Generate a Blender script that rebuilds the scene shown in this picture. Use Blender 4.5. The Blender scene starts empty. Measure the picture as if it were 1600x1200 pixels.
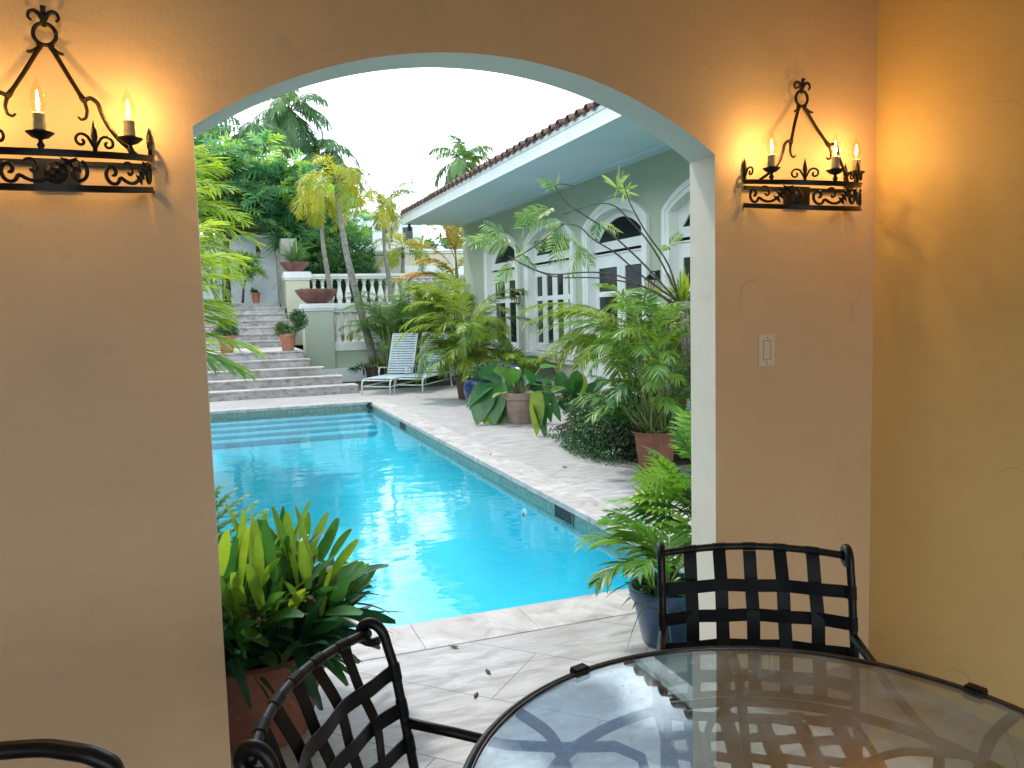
import bpy, math, random
import numpy as np
from math import sin, cos, pi, radians, sqrt
from mathutils import Vector
random.seed(7); rng = np.random.default_rng(11)
S = bpy.context.scene

# ------------------------------------------------------------------ camera
CAM = np.array([0.0, 0.0, 1.55]); F = 1243.0
R = np.array([[0.9353980596, 0.0553515791, -0.3492372727],
              [-0.3526814462, 0.0750386056, -0.9327298672],
              [-0.0254217930, 0.9956432144, 0.0897124410]])      # world <- camera axes
cd = bpy.data.cameras.new('camera'); cam = bpy.data.objects.new('camera', cd); S.collection.objects.link(cam)
from mathutils import Matrix
M4 = Matrix([list(R[0]) + [0], list(R[1]) + [0], list(R[2]) + [1.55], [0, 0, 0, 1]])
cam.matrix_world = M4
cd.sensor_width = 36; cd.lens = 36 * F / 1600; cd.clip_end = 2000; cd.clip_start = 0.02
S.camera = cam

# ------------------------------------------------------------------ world and sun
SUN_EL, SUN_AZ = 60.0, -28.0          # azimuth measured from +Y towards +X
EXPO = 0.42
w = bpy.data.worlds.new('World'); S.world = w; w.use_nodes = True
nt = w.node_tree; nt.nodes.clear()
def wn(t, **k):
    n = nt.nodes.new(t)
    for a, b in k.items(): setattr(n, a, b)
    return n
out = wn('ShaderNodeOutputWorld'); bg = wn('ShaderNodeBackground')
sky = wn('ShaderNodeTexSky', sky_type='NISHITA', sun_disc=False)
sky.sun_elevation = radians(SUN_EL); sky.sun_rotation = radians(SUN_AZ)
sky.air_density = 1.2; sky.dust_density = 1.0; sky.ozone_density = 1.5
tc = wn('ShaderNodeTexCoord')
mp = wn('ShaderNodeMapping'); mp.inputs['Scale'].default_value = (1, 1, 1.7); mp.inputs['Location'].default_value = (0.35, 0.1, 0.0)
nz = wn('ShaderNodeTexNoise'); nz.inputs['Scale'].default_value = 2.1; nz.inputs['Detail'].default_value = 9; nz.inputs['Roughness'].default_value = 0.55
sx = wn('ShaderNodeSeparateXYZ')
rmp = wn('ShaderNodeMapRange'); rmp.inputs[1].default_value = 0.47; rmp.inputs[2].default_value = 0.60
el = wn('ShaderNodeMapRange'); el.inputs[1].default_value = 0.75; el.inputs[2].default_value = 0.30; el.inputs[3].default_value = 0.0; el.inputs[4].default_value = 0.17
add = wn('ShaderNodeMath', operation='ADD')
mix = wn('ShaderNodeMixRGB'); mix.inputs[2].default_value = (22, 25, 27.5, 1)
L = nt.links.new
L(tc.outputs['Generated'], mp.inputs[0]); L(mp.outputs[0], nz.inputs['Vector']); L(tc.outputs['Generated'], sx.inputs[0])
L(sx.outputs['Z'], el.inputs[0]); L(nz.outputs['Fac'], add.inputs[0]); L(el.outputs[0], add.inputs[1]); L(add.outputs[0], rmp.inputs[0])
L(sky.outputs[0], mix.inputs[1]); L(rmp.outputs[0], mix.inputs[0]); L(mix.outputs[0], bg.inputs[0])
bg.inputs[1].default_value = 0.12
L(bg.outputs[0], out.inputs[0])
sl = bpy.data.lights.new('sun', 'SUN'); sl.energy = 2.0; sl.angle = radians(6); sl.color = (1, .97, .92)
so = bpy.data.objects.new('sun', sl); S.collection.objects.link(so)
sd = Vector((cos(radians(SUN_EL)) * sin(radians(SUN_AZ)), cos(radians(SUN_EL)) * cos(radians(SUN_AZ)), sin(radians(SUN_EL))))
so.rotation_euler = sd.to_track_quat('Z', 'Y').to_euler(); so.location = (0, 0, 20)
S.view_settings.view_transform = 'Standard'; S.view_settings.look = 'None'; S.view_settings.exposure = EXPO; S.view_settings.gamma = 1
S.render.engine = 'CYCLES'
cy = S.cycles; cy.max_bounces = 8; cy.transparent_max_bounces = 16; cy.diffuse_bounces = 4; cy.glossy_bounces = 4; cy.transmission_bounces = 6
cy.sample_clamp_indirect = 6; cy.caustics_reflective = False; cy.caustics_refractive = False; cy.use_denoising = True

# ------------------------------------------------------------------ helpers
V = lambda *a: np.array(a, float)
def unit(a): a = np.asarray(a, float); n = np.linalg.norm(a); return a / (n if n > 1e-9 else 1)
def ray(x, y): return R @ np.array([x - 800, 600 - y, -F])
def at(x, y, Yp): d = ray(x, y); return CAM + d * (Yp / d[1])
def gp(x, y, z=0.0): d = ray(x, y); return CAM + d * ((z - 1.55) / d[2])

class MB:
    def __init__(s): s.v = []; s.f = []; s.t = []; s.n = 0
    def add(s, vs, fs, tint=(0.5, 0.5, 0)):
        vs = np.asarray(vs, float).reshape(-1, 3); o = s.n
        s.v.append(vs); s.n += len(vs)
        s.f.extend([tuple(o + i for i in f) for f in fs])
        t = np.asarray(tint, float)
        s.t.append(np.tile(t, (len(vs), 1)) if t.ndim == 1 else t)
    def box(s, c, d, rz=0.0, tint=(.5, .5, 0)):
        c = V(*c); h = V(*d) / 2
        p = np.array([[x, y, z] for z in (-1, 1) for y in (-1, 1) for x in (-1, 1)], float) * h
        if rz: q = p.copy(); q[:, 0] = p[:, 0] * cos(rz) - p[:, 1] * sin(rz); q[:, 1] = p[:, 0] * sin(rz) + p[:, 1] * cos(rz); p = q
        s.add(p + c, [(0, 2, 3, 1), (4, 5, 7, 6), (0, 1, 5, 4), (2, 6, 7, 3), (0, 4, 6, 2), (1, 3, 7, 5)], tint)
    def b2(s, x0, x1, y0, y1, z0, z1): s.box(((x0 + x1) / 2, (y0 + y1) / 2, (z0 + z1) / 2), (x1 - x0, y1 - y0, z1 - z0))
    def tube(s, pts, r, n=8, cap=True, flat=None, tint=(.5, .5, 0)):
        P = np.asarray(pts, float); N = len(P); r = np.full(N, r, float) if np.isscalar(r) else np.asarray(r, float)
        T = np.gradient(P, axis=0); T /= np.maximum(np.linalg.norm(T, axis=1), 1e-9)[:, None]
        u = np.cross(T[0], V(0, 0, 1));
        if np.linalg.norm(u) < 1e-3: u = np.cross(T[0], V(0, 1, 0))
        u = unit(u); vs = []
        for i in range(N):
            u = unit(u - T[i] * u.dot(T[i])); v = np.cross(T[i], u)
            for k in range(n):
                a = 2 * pi * k / n; vs.append(P[i] + r[i] * (cos(a) * u + sin(a) * v * (flat if flat else 1)))
        fs = [(i * n + k, i * n + (k + 1) % n, (i + 1) * n + (k + 1) % n, (i + 1) * n + k) for i in range(N - 1) for k in range(n)]
        if cap: fs += [tuple(range(n))[::-1], tuple((N - 1) * n + k for k in range(n))]
        s.add(vs, fs, tint)
    def lathe(s, prof, c=(0, 0, 0), n=32, tint=(.5, .5, 0)):
        vs = []; m = len(prof)
        for r, z in prof:
            for k in range(n): a = 2 * pi * k / n; vs.append((c[0] + r * cos(a), c[1] + r * sin(a), c[2] + z))
        fs = [(i * n + k, i * n + (k + 1) % n, (i + 1) * n + (k + 1) % n, (i + 1) * n + k) for i in range(m - 1) for k in range(n)]
        s.add(vs, fs, tint)
    def ribbon(s, pts, side, wd, th, tint=(.5, .5, 0)):     # flat strap with thickness
        P = np.asarray(pts, float); N = len(P); side = np.asarray(side, float)
        if side.ndim == 1: side = np.tile(side, (N, 1))
        T = np.gradient(P, axis=0); T /= np.linalg.norm(T, axis=1)[:, None]
        nn = np.cross(T, side); nn /= np.linalg.norm(nn, axis=1)[:, None]
        w_ = np.full(N, wd) if np.isscalar(wd) else np.asarray(wd); w_ = w_[:, None]
        vs = np.stack([P - side * w_ / 2 - nn * th / 2, P + side * w_ / 2 - nn * th / 2, P + side * w_ / 2 + nn * th / 2, P - side * w_ / 2 + nn * th / 2], 1).reshape(-1, 3)
        fs = [(4 * i + a, 4 * i + (a + 1) % 4, 4 * i + 4 + (a + 1) % 4, 4 * i + 4 + a) for i in range(N - 1) for a in range(4)]
        fs += [(3, 2, 1, 0), tuple(4 * (N - 1) + a for a in range(4))]
        s.add(vs, fs, tint)
    def prism(s, poly, axis, a, b):                         # polygon in the other two axes extruded from a to b
        n = len(poly); vs = []
        for t in (a, b):
            for p in poly:
                q = list(p); q.insert(axis, t); vs.append(q)
        s.add(vs, [tuple(range(n))[::-1], tuple(range(n, 2 * n))] + [(k, (k + 1) % n, n + (k + 1) % n, n + k) for k in range(n)])
    def blades(s, B, D, Sd, Ln, W, droop=0.0, K=3, fold=0.15, prof=None, tint=None, tip=1.0, curl=None):
        """many leaf blades at once: base B, direction D, side Sd, length, width"""
        B = np.atleast_2d(B).astype(float); m = len(B)
        def bc(a, k=1): a = np.asarray(a, float); return np.broadcast_to(a.reshape(-1, k) if a.ndim else a, (m, k))
        D = np.broadcast_to(D, (m, 3)); Sd = np.broadcast_to(Sd, (m, 3))
        D = D / np.linalg.norm(D, axis=1)[:, None]; Sd = Sd - D * (Sd * D).sum(1)[:, None]; Sd = Sd / np.maximum(np.linalg.norm(Sd, axis=1), 1e-6)[:, None]
        Ln = bc(Ln); W = bc(W); droop = bc(droop); Nn = np.cross(Sd, D)
        if prof is None: prof = lambda t: np.sin(pi * min(1, (t * .93 + .07))) ** .7
        ring = []
        for k in range(K + 1):
            t = k / K; c = B + D * Ln * t + V(0, 0, -1) * droop * Ln * t * t
            if curl is not None: c = c + curl * Ln * t * t
            w_ = W * prof(t) / 2
            ring.append(np.stack([c - Sd * w_ + Nn * w_ * fold * 2, c, c + Sd * w_ + Nn * w_ * fold * 2], 1))
        vs = np.stack(ring, 1)                               # m,K+1,3,3
        base = (np.arange(m) * (K + 1) * 3)[:, None]; fs = []
        pat = []
        for k in range(K):
            for j in (0, 1): a = 3 * k + j; pat.append((a, a + 1, a + 4, a + 3))
        pat = np.array(pat)
        F_ = (base[:, :, None] + pat[None]).reshape(-1, 4)
        o = s.n; s.v.append(vs.reshape(-1, 3)); s.n += m * (K + 1) * 3
        s.f.extend(map(tuple, (F_ + o).tolist()))
        tt = np.zeros((m, K + 1, 3, 3)); rr = rng.random(m) if tint is None else np.broadcast_to(np.asarray(tint, float), (m,)) + rng.normal(0, .07, m)
        tt[..., 0] = np.clip(rr, 0, 1)[:, None, None]; tt[..., 1] = np.linspace(0, 1, K + 1)[None, :, None]; tt[..., 2] = rng.random(m)[:, None, None]
        s.t.append(tt.reshape(-1, 3))
    def build(s, name, mat, parent=None, off=None, smooth=False, bevel=0.0, ymin=None):
        me = bpy.data.meshes.new(name)
        v = np.concatenate(s.v) if s.v else np.zeros((0, 3))
        if ymin is not None: v[:, 1] = np.maximum(v[:, 1], ymin + .004 * np.sin(v[:, 0] * 90))
        if off is not None: v = v - V(*off)
        me.from_pydata(v.tolist(), [], s.f); me.materials.append(mat)
        ca = me.color_attributes.new('tint', 'FLOAT_COLOR', 'POINT')
        t = np.concatenate(s.t); ca.data.foreach_set('color', np.concatenate([t, np.ones((len(t), 1))], 1).astype(np.float32).ravel())
        me.polygons.foreach_set('use_smooth', [bool(smooth)] * len(me.polygons)); me.update()
        o = bpy.data.objects.new(name, me); S.collection.objects.link(o)
        if parent is not None: o.parent = parent
        if smooth == 'auto':
            md = o.modifiers.new('es', 'EDGE_SPLIT'); md.split_angle = radians(38)
        if bevel:
            md = o.modifiers.new('bv', 'BEVEL'); md.width = bevel; md.segments = 2; md.limit_method = 'ANGLE'; md.angle_limit = radians(40)
        return o

def tag(o, label=None, cat=None, group=None, kind=None):
    if label: o['label'] = label
    if cat: o['category'] = cat
    if group: o['group'] = group
    if kind: o['kind'] = kind
    return o
def E(name, loc, label, cat, rz=0.0, group=None):
    o = bpy.data.objects.new(name, None); S.collection.objects.link(o); o.location = loc; o.rotation_euler = (0, 0, rz); o.empty_display_size = .1
    return tag(o, label, cat, group)
def copy_tree(o, parent=None):
    c = o.copy(); S.collection.objects.link(c); c.parent = parent
    for ch in [x for x in S.objects if x.parent == o]: copy_tree(ch, c)
    return c
def struct(o): o['kind'] = 'structure'; return o

# ------------------------------------------------------------------ materials
def newmat(name):
    m = bpy.data.materials.new(name); m.use_nodes = True; nt = m.node_tree; nt.nodes.clear()
    o = nt.nodes.new('ShaderNodeOutputMaterial')
    def N(t, ins=None, **k):
        n = nt.nodes.new(t)
        for a, b in k.items(): setattr(n, a, b)
        for a, b in (ins or {}).items():
            if isinstance(b, bpy.types.NodeSocket): nt.links.new(b, n.inputs[a])
            else: n.inputs[a].default_value = b
        return n
    return m, N, (lambda s: nt.links.new(s, o.inputs[0])), nt
c4 = lambda c: (*c, 1)
def ramp(N, fac, stops):
    n = N('ShaderNodeValToRGB', {0: fac}); cr = n.color_ramp
    while len(cr.elements) < len(stops): cr.elements.new(.5)
    for e, (p, c) in zip(cr.elements, stops): e.position = p; e.color = c4(c) if len(c) == 3 else c
    return n.outputs[0]
def noise(N, scale, detail=4, rough=.55, vec=None, dist=0):
    if vec is None: vec = N('ShaderNodeTexCoord').outputs['Object']
    return N('ShaderNodeTexNoise', {'Vector': vec, 'Scale': scale, 'Detail': detail, 'Roughness': rough, 'Distortion': dist}).outputs['Fac']
def mixc(N, fac, a, b, mode='MIX'):
    return N('ShaderNodeMixRGB', {0: fac, 1: a if not isinstance(a, tuple) else c4(a), 2: b if not isinstance(b, tuple) else c4(b)}, blend_type=mode).outputs[0]
def paint(name, col, col2=None, scale=6, rough=.5, bump=.15, bscale=60, metal=0, spots=None, coat=0, spec=.5):
    m, N, out, nt = newmat(name)
    col2 = col2 or tuple(x * .8 for x in col)
    f = noise(N, scale, 6); base = ramp(N, f, [(.35, col2), (.62, col)])
    if spots:
        s = N('ShaderNodeMapRange', {0: noise(N, scale * 5, 5), 1: .62, 2: .72}).outputs[0]; base = mixc(N, s, base, spots)
    b = N('ShaderNodeBump', {'Strength': bump, 'Distance': .01, 'Height': noise(N, bscale, 4)})
    p = N('ShaderNodeBsdfPrincipled', {'Base Color': base, 'Roughness': rough, 'Metallic': metal, 'Normal': b.outputs[0], 'Coat Weight': coat, 'Specular IOR Level': spec})
    out(p.outputs[0]); return m
def leafmat(name, a, b, tip=(.25, .16, .05), tipamt=.0, trans=.35, rough=.38, sat=1.0, c=None):
    """per-leaf colour between a and b (attribute), drying tips, light passing through"""
    m, N, out, nt = newmat(name)
    at_ = N('ShaderNodeAttribute', attribute_name='tint'); sp = N('ShaderNodeSeparateColor', {0: at_.outputs['Color']})
    stops = [(.1, a), (.9, b)] if c is None else [(.05, a), (.6, b), (.95, c)]
    base = ramp(N, sp.outputs[0], stops)
    base = mixc(N, N('ShaderNodeMapRange', {0: noise(N, 9, 3), 1: .35, 2: .65, 3: .75, 4: 1.15}).outputs[0], (0, 0, 0), base)
    if tipamt > 0:
        mm = N('ShaderNodeMath', {0: sp.outputs[1], 1: sp.outputs[2]}, operation='MULTIPLY').outputs[0]
        base = mixc(N, N('ShaderNodeMapRange', {0: mm, 1: 1 - tipamt, 2: 1.02 - tipamt * .6}).outputs[0], base, tip)
    p = N('ShaderNodeBsdfPrincipled', {'Base Color': base, 'Roughness': rough})
    t = N('ShaderNodeBsdfTranslucent', {0: mixc(N, .5, base, mixc(N, 1.0, base, (1.6, 1.5, .5), 'MULTIPLY'))})
    out(N('ShaderNodeMixShader', {0: trans, 1: p.outputs[0], 2: t.outputs[0]}).outputs[0]); return m

MAT = {}
MAT['wall'] = None
def plaster(name, col, col2, stain, bs=.12):
    m, N, out, nt = newmat(name)
    tc_ = N('ShaderNodeTexCoord').outputs['Object']
    f = noise(N, 1.3, 7, .6, tc_); f2 = noise(N, 9, 5, .6, tc_)
    base = ramp(N, f, [(.3, col2), (.65, col)])
    base = mixc(N, N('ShaderNodeMapRange', {0: f2, 1: .60, 2: .72, 4: .35}).outputs[0], base, stain)
    sp = N('ShaderNodeMapRange', {0: noise(N, 26, 3, .5, tc_), 1: .76, 2: .80, 4: .5}).outputs[0]
    base = mixc(N, sp, base, tuple(x * .45 for x in col))
    vv = N('ShaderNodeTexVoronoi', {'Vector': N('ShaderNodeMixRGB', {0: .12, 1: tc_, 2: N('ShaderNodeTexNoise', {'Vector': tc_, 'Scale': 6.0}).outputs['Color']}).outputs[0], 'Scale': 1.1}, feature='DISTANCE_TO_EDGE').outputs['Distance']
    cr_ = N('ShaderNodeMath', {0: N('ShaderNodeMapRange', {0: vv, 1: .0, 2: .0035, 3: 1, 4: 0}).outputs[0], 1: N('ShaderNodeMapRange', {0: noise(N, 2.3, 3, .5, tc_), 1: .58, 2: .66, 4: .45}).outputs[0]}, operation='MULTIPLY').outputs[0]
    base = mixc(N, cr_, base, tuple(x * .5 for x in col))
    mt = N('ShaderNodeMapping', {0: tc_}); mt.inputs['Rotation'].default_value = (.5, .6, .4); mt.inputs['Scale'].default_value = (1, 1, 3.5)
    tr = noise(N, 3.2, 5, .6, mt.outputs[0], 1.5)
    base = mixc(N, N('ShaderNodeMapRange', {0: tr, 1: .35, 2: .7, 3: .0, 4: .16}).outputs[0], base, tuple(x * .72 for x in col))
    h = N('ShaderNodeMath', {0: N('ShaderNodeMath', {0: noise(N, 7, 6, .6, tc_), 1: tr}, operation='ADD').outputs[0], 1: noise(N, 90, 3, .5, tc_)}, operation='ADD').outputs[0]
    b = N('ShaderNodeBump', {'Strength': bs, 'Distance': .012, 'Height': h})
    out(N('ShaderNodeBsdfPrincipled', {'Base Color': base, 'Roughness': .55, 'Normal': b.outputs[0]}).outputs[0]); return m
MAT['wall'] = plaster('warm_plaster', (.82, .59, .36), (.76, .535, .32), (.60, .45, .30), .13)
MAT['reveal'] = plaster('cream_reveal', (.72, .71, .61), (.68, .67, .58), (.56, .55, .46), .06)
MAT['sage'] = paint('sage_paint', (.42, .475, .37), (.375, .425, .33), 1.2, .7, .15, 40)
MAT['cream'] = paint('cream_wall', (.58, .56, .42), (.50, .49, .38), 1.5, .7, .15, 40, spots=(.4, .4, .33))
MAT['white'] = paint('white_paint', (.78, .79, .77), (.70, .72, .70), 2.5, .45, .1, 50)
MAT['whitewall'] = paint('weathered_white_wall', (.70, .75, .77), (.56, .61, .62), .9, .8, .2, 30, spots=(.40, .42, .38))
MAT['soffit'] = paint('soffit_pool_tint', (.66, .77, .86), (.62, .73, .82), 1.0, .7, .05)  # blue of light bounced off the pool is put into this base colour
MAT['iron'] = paint('black_iron', (.005, .005, .007), (.009, .008, .008), 30, .38, .08, 120, spec=.35)
MAT['iron_rust'] = paint('bronzed_iron', (.05, .028, .014), (.02, .013, .009), 25, .38, .35, 110, metal=.6)
MAT['strap'] = paint('vinyl_strap', (.006, .007, .011), (.004, .005, .008), 20, .5, .1, 80, spec=.25)
MAT['chrome'] = paint('brushed_rim', (.10, .10, .11), (.05, .05, .055), 10, .22, .05, 60, metal=.9)
MAT['glassdark'] = None
MAT['terra'] = paint('terracotta', (.27, .10, .06), (.17, .065, .042), 4, .75, .25, 70, spots=(.34, .20, .15))  # clay darkened: the shade the pot stands in is put into its colour
MAT['terra2'] = paint('orange_terracotta', (.48, .19, .10), (.36, .14, .08), 6, .75, .2, 60, spots=(.5, .34, .26))
MAT['clay'] = paint('grey_clay', (.36, .26, .21), (.27, .19, .155), 6, .8, .2, 70, spots=(.42, .34, .29))
MAT['darkpot'] = paint('dark_brown_clay', (.11, .065, .045), (.06, .04, .03), 6, .7, .2)
MAT['bowl'] = paint('weathered_bowl', (.23, .10, .08), (.14, .07, .06), 5, .8, .3, 40, spots=(.34, .22, .19))
MAT['blue'] = paint('blue_glaze', (.003, .028, .10), (.002, .016, .06), 8, .28, .05, 40, coat=.15)
MAT['blue2'] = paint('steel_blue_glaze', (.010, .075, .19), (.008, .05, .13), 7, .3, .08, 40, coat=.3)
MAT['soil'] = paint('dark_soil', (.05, .035, .022), (.02, .015, .01), 40, .95, .8, 60)
MAT['bark'] = paint('palm_bark', (.30, .29, .25), (.17, .16, .14), 14, .85, .5, 50, spots=(.10, .09, .07))
MAT['barkdark'] = paint('dark_bark', (.07, .05, .035), (.03, .022, .016), 14, .9, .7, 40)
MAT['stem'] = paint('green_stem', (.18, .24, .06), (.10, .15, .04), 15, .5, .1)
MAT['twig'] = paint('grey_twig', (.10, .085, .075), (.04, .035, .03), 30, .8, .3)
MAT['roots'] = paint('pale_roots', (.40, .37, .33), (.22, .20, .18), 30, .8, .3)
MAT['plastic'] = paint('almond_plastic', (.84, .74, .58), (.82, .72, .56), 4, .35, .02)
MAT['lounger'] = paint('aged_white_metal', (.66, .72, .72), (.55, .62, .62), 8, .45, .05)
MAT['sling'] = paint('pale_vinyl_slats', (.55, .64, .66), (.46, .55, .57), 8, .5, .1)
MAT['wax'] = paint('candle_sleeve', (.62, .52, .36), (.48, .36, .20), 40, .6, .3, 60)
MAT['rooftile'] = paint('clay_roof_tile', (.22, .125, .10), (.10, .065, .055), 9, .85, .4, 40, spots=(.36, .22, .18))
MAT['flower'] = paint('pale_pink_petals', (.62, .36, .34), (.50, .50, .28), 60, .6, 0)
MAT['blueflower'] = paint('pale_blue_petals', (.16, .22, .55), (.10, .14, .42), 60, .6, 0)
MAT['redflower'] = paint('red_petals', (.6, .06, .05), (.7, .65, .6), 30, .6, 0)
MAT['magenta'] = paint('magenta_petals', (.45, .12, .40), (.6, .3, .55), 60, .6, 0)
MAT['deadleaf'] = paint('dry_brown_leaf', (.10, .06, .03), (.05, .03, .02), 30, .8, .3)
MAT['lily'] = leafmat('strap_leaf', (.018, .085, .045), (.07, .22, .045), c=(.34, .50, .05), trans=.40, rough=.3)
MAT['areca'] = leafmat('areca_leaf', (.08, .22, .035), (.40, .50, .045), (.45, .30, .06), .25, .38)
MAT['arecadeep'] = leafmat('deep_areca_leaf', (.05, .17, .045), (.24, .40, .055), (.40, .30, .10), .12, .32)  # deeper green leaf colour for the dense palms
MAT['golden'] = leafmat('golden_palm_leaf', (.20, .30, .03), (.50, .48, .03), (.5, .33, .05), .2, .42)
MAT['orange'] = leafmat('yellow_orange_frond', (.30, .34, .03), (.70, .40, .02), (.5, .2, .03), .2, .4)
MAT['lime'] = leafmat('lime_frond', (.22, .38, .03), (.50, .60, .05), (.16, .09, .03), .22, .45)
MAT['coco'] = leafmat('coconut_frond', (.08, .20, .09), (.24, .38, .13), (.34, .28, .12), .15, .45)
MAT['broad'] = leafmat('lobed_tree_leaf', (.06, .21, .12), (.20, .44, .17), c=(.42, .64, .12), trans=.45, rough=.3)
MAT['hedge'] = leafmat('hedge_leaf', (.025, .10, .035), (.08, .22, .05), trans=.35, rough=.4)
MAT['shrub'] = leafmat('small_shrub_leaf', (.02, .075, .035), (.08, .18, .07), trans=.25, rough=.4, c=(.20, .30, .12))
MAT['philo'] = leafmat('heart_leaf', (.02, .11, .045), (.09, .26, .06), c=(.38, .50, .10), trans=.3, rough=.22)
MAT['fern'] = leafmat('lobed_fern_leaf', (.04, .14, .02), (.14, .34, .03), c=(.28, .46, .05), trans=.4, rough=.35)
MAT['tuft'] = leafmat('pale_tuft_leaf', (.05, .17, .06), (.28, .42, .12), trans=.35, rough=.35, c=(.42, .50, .18))
MAT['agave'] = leafmat('succulent_leaf', (.04, .13, .04), (.22, .34, .08), trans=.12, rough=.4)
MAT['brom'] = leafmat('bromeliad_leaf', (.20, .36, .05), (.46, .48, .07), trans=.3, rough=.3, c=(.45, .10, .04))
MAT['dry'] = leafmat('dry_palm_leaf', (.25, .15, .06), (.40, .28, .12), trans=.3)

def m_travertine():
    m, N, out, nt = newmat('travertine_tiles')
    tc_ = N('ShaderNodeTexCoord').outputs['Object']
    rot = N('ShaderNodeMapping', {0: tc_}); rot.inputs['Rotation'].default_value = (0, 0, radians(45))
    br = N('ShaderNodeTexBrick', {'Vector': rot.outputs[0], 'Color1': (0, 0, 0, 1), 'Color2': (1, 1, 1, 1), 'Mortar': (.5, .5, .5, 1), 'Scale': 1.0, 'Mortar Size': .0022, 'Mortar Smooth': .2, 'Brick Width': .92, 'Row Height': .46})
    def veins(r, sc):
        mp_ = N('ShaderNodeMapping', {0: tc_}); mp_.inputs['Rotation'].default_value = (0, 0, r); mp_.inputs['Scale'].default_value = (1.8, 7, 1)
        return noise(N, sc, 6, .62, mp_.outputs[0], .6)
    sel = N('ShaderNodeMath', {0: br.outputs['Color'], 1: .62}, operation='GREATER_THAN').outputs[0]
    v = N('ShaderNodeMixRGB', {0: sel, 1: veins(radians(-38), 2.2), 2: veins(radians(-54), 2.6)}).outputs[0]
    base = ramp(N, v, [(.28, (.20, .175, .165)), (.42, (.37, .345, .335)), (.56, (.49, .485, .48)), (.72, (.60, .60, .605))])
    mg = N('ShaderNodeMapping', {0: tc_}); mg.inputs['Rotation'].default_value = (0, 0, radians(-46)); mg.inputs['Scale'].default_value = (4, 26, 1)
    base = mixc(N, N('ShaderNodeMapRange', {0: noise(N, 3, 6, .75, mg.outputs[0], .8), 1: .50, 2: .66, 4: .38}).outputs[0], base, (.32, .295, .28))
    base = mixc(N, N('ShaderNodeMapRange', {0: br.outputs['Color'], 3: .0, 4: .25}).outputs[0], base, (.38, .345, .32))
    pit = N('ShaderNodeMapRange', {0: noise(N, 38, 4, .6, tc_), 1: .70, 2: .75}).outputs[0]
    base = mixc(N, pit, base, (.12, .105, .10))
    big = N('ShaderNodeMapRange', {0: noise(N, .9, 5, .6, tc_), 1: .4, 2: .68, 4: .4}).outputs[0]
    base = mixc(N, big, base, (.35, .32, .30))
    base = mixc(N, br.outputs['Fac'], base, (.13, .12, .11))
    b = N('ShaderNodeBump', {'Strength': .35, 'Distance': .004, 'Height': v})
    out(N('ShaderNodeBsdfPrincipled', {'Base Color': base, 'Roughness': N('ShaderNodeMapRange', {0: v, 3: .35, 4: .6}).outputs[0], 'Normal': b.outputs[0]}).outputs[0]); return m
MAT['trav'] = m_travertine()
def m_coping():
    m, N, out, nt = newmat('travertine_coping')
    g = N('ShaderNodeTexCoord').outputs['Object']
    mp_ = N('ShaderNodeMapping', {0: g}); mp_.inputs['Scale'].default_value = (2.5, 2.5, 2.5); mp_.inputs['Rotation'].default_value = (0, 0, .5)
    v = noise(N, 2, 7, .65, mp_.outputs[0], 1.2)
    base = ramp(N, v, [(.3, (.30, .26, .24)), (.45, (.44, .40, .38)), (.65, (.57, .54, .52))])
    b = N('ShaderNodeBump', {'Strength': .3, 'Distance': .004, 'Height': v})
    out(N('ShaderNodeBsdfPrincipled', {'Base Color': base, 'Roughness': .5, 'Normal': b.outputs[0]}).outputs[0]); return m
MAT['coping'] = m_coping()
def m_steps():
    m, N, out, nt = newmat('stained_step_stone')
    g = N('ShaderNodeTexCoord').outputs['Object']
    base = ramp(N, noise(N, 3, 7, .65, g, .8), [(.3, (.30, .27, .25)), (.6, (.52, .49, .47))])
    ms = N('ShaderNodeMapping', {0: g}); ms.inputs['Scale'].default_value = (1, 1, 2.2)
    st = N('ShaderNodeMapRange', {0: noise(N, 6, 6, .7, ms.outputs[0]), 1: .50, 2: .68, 4: .75}).outputs[0]
    ge = N('ShaderNodeNewGeometry'); nz_ = N('ShaderNodeSeparateXYZ', {0: ge.outputs['Normal']}).outputs['Z']
    vert = N('ShaderNodeMapRange', {0: nz_, 1: .5, 2: .9, 3: 1, 4: .12}).outputs[0]
    st = N('ShaderNodeMath', {0: st, 1: vert}, operation='MULTIPLY').outputs[0]
    base = mixc(N, st, base, (.10, .095, .09))
    out(N('ShaderNodeBsdfPrincipled', {'Base Color': base, 'Roughness': .7, 'Normal': N('ShaderNodeBump', {'Strength': .4, 'Distance': .006, 'Height': noise(N, 30, 4, .5, g)}).outputs[0]}).outputs[0]); return m
MAT['steps'] = m_steps()
def m_pool():
    m, N, out, nt = newmat('pool_plaster')
    g = N('ShaderNodeTexCoord').outputs['Object']
    base = ramp(N, noise(N, 1.1, 5, .5, g), [(.3, (.022, .48, .62)), (.7, (.04, .56, .70))])
    out(N('ShaderNodeBsdfPrincipled', {'Base Color': base, 'Roughness': .8}).outputs[0]); return m
MAT['pool'] = m_pool()
def m_tile():
    m, N, out, nt = newmat('waterline_mosaic')
    g = N('ShaderNodeTexCoord').outputs['Object']; mp_ = N('ShaderNodeMapping', {0: g}); mp_.inputs['Scale'].default_value = (40, 40, 40)
    wn_ = N('ShaderNodeTexWhiteNoise', {0: N('ShaderNodeVectorMath', {0: mp_.outputs[0]}, operation='FLOOR').outputs[0]})
    base = ramp(N, wn_.outputs['Value'], [(0, (.17, .20, .16)), (.5, (.24, .28, .22)), (1, (.32, .35, .28))])
    out(N('ShaderNodeBsdfPrincipled', {'Base Color': base, 'Roughness': .3}).outputs[0]); return m
MAT['tile'] = m_tile()
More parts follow.
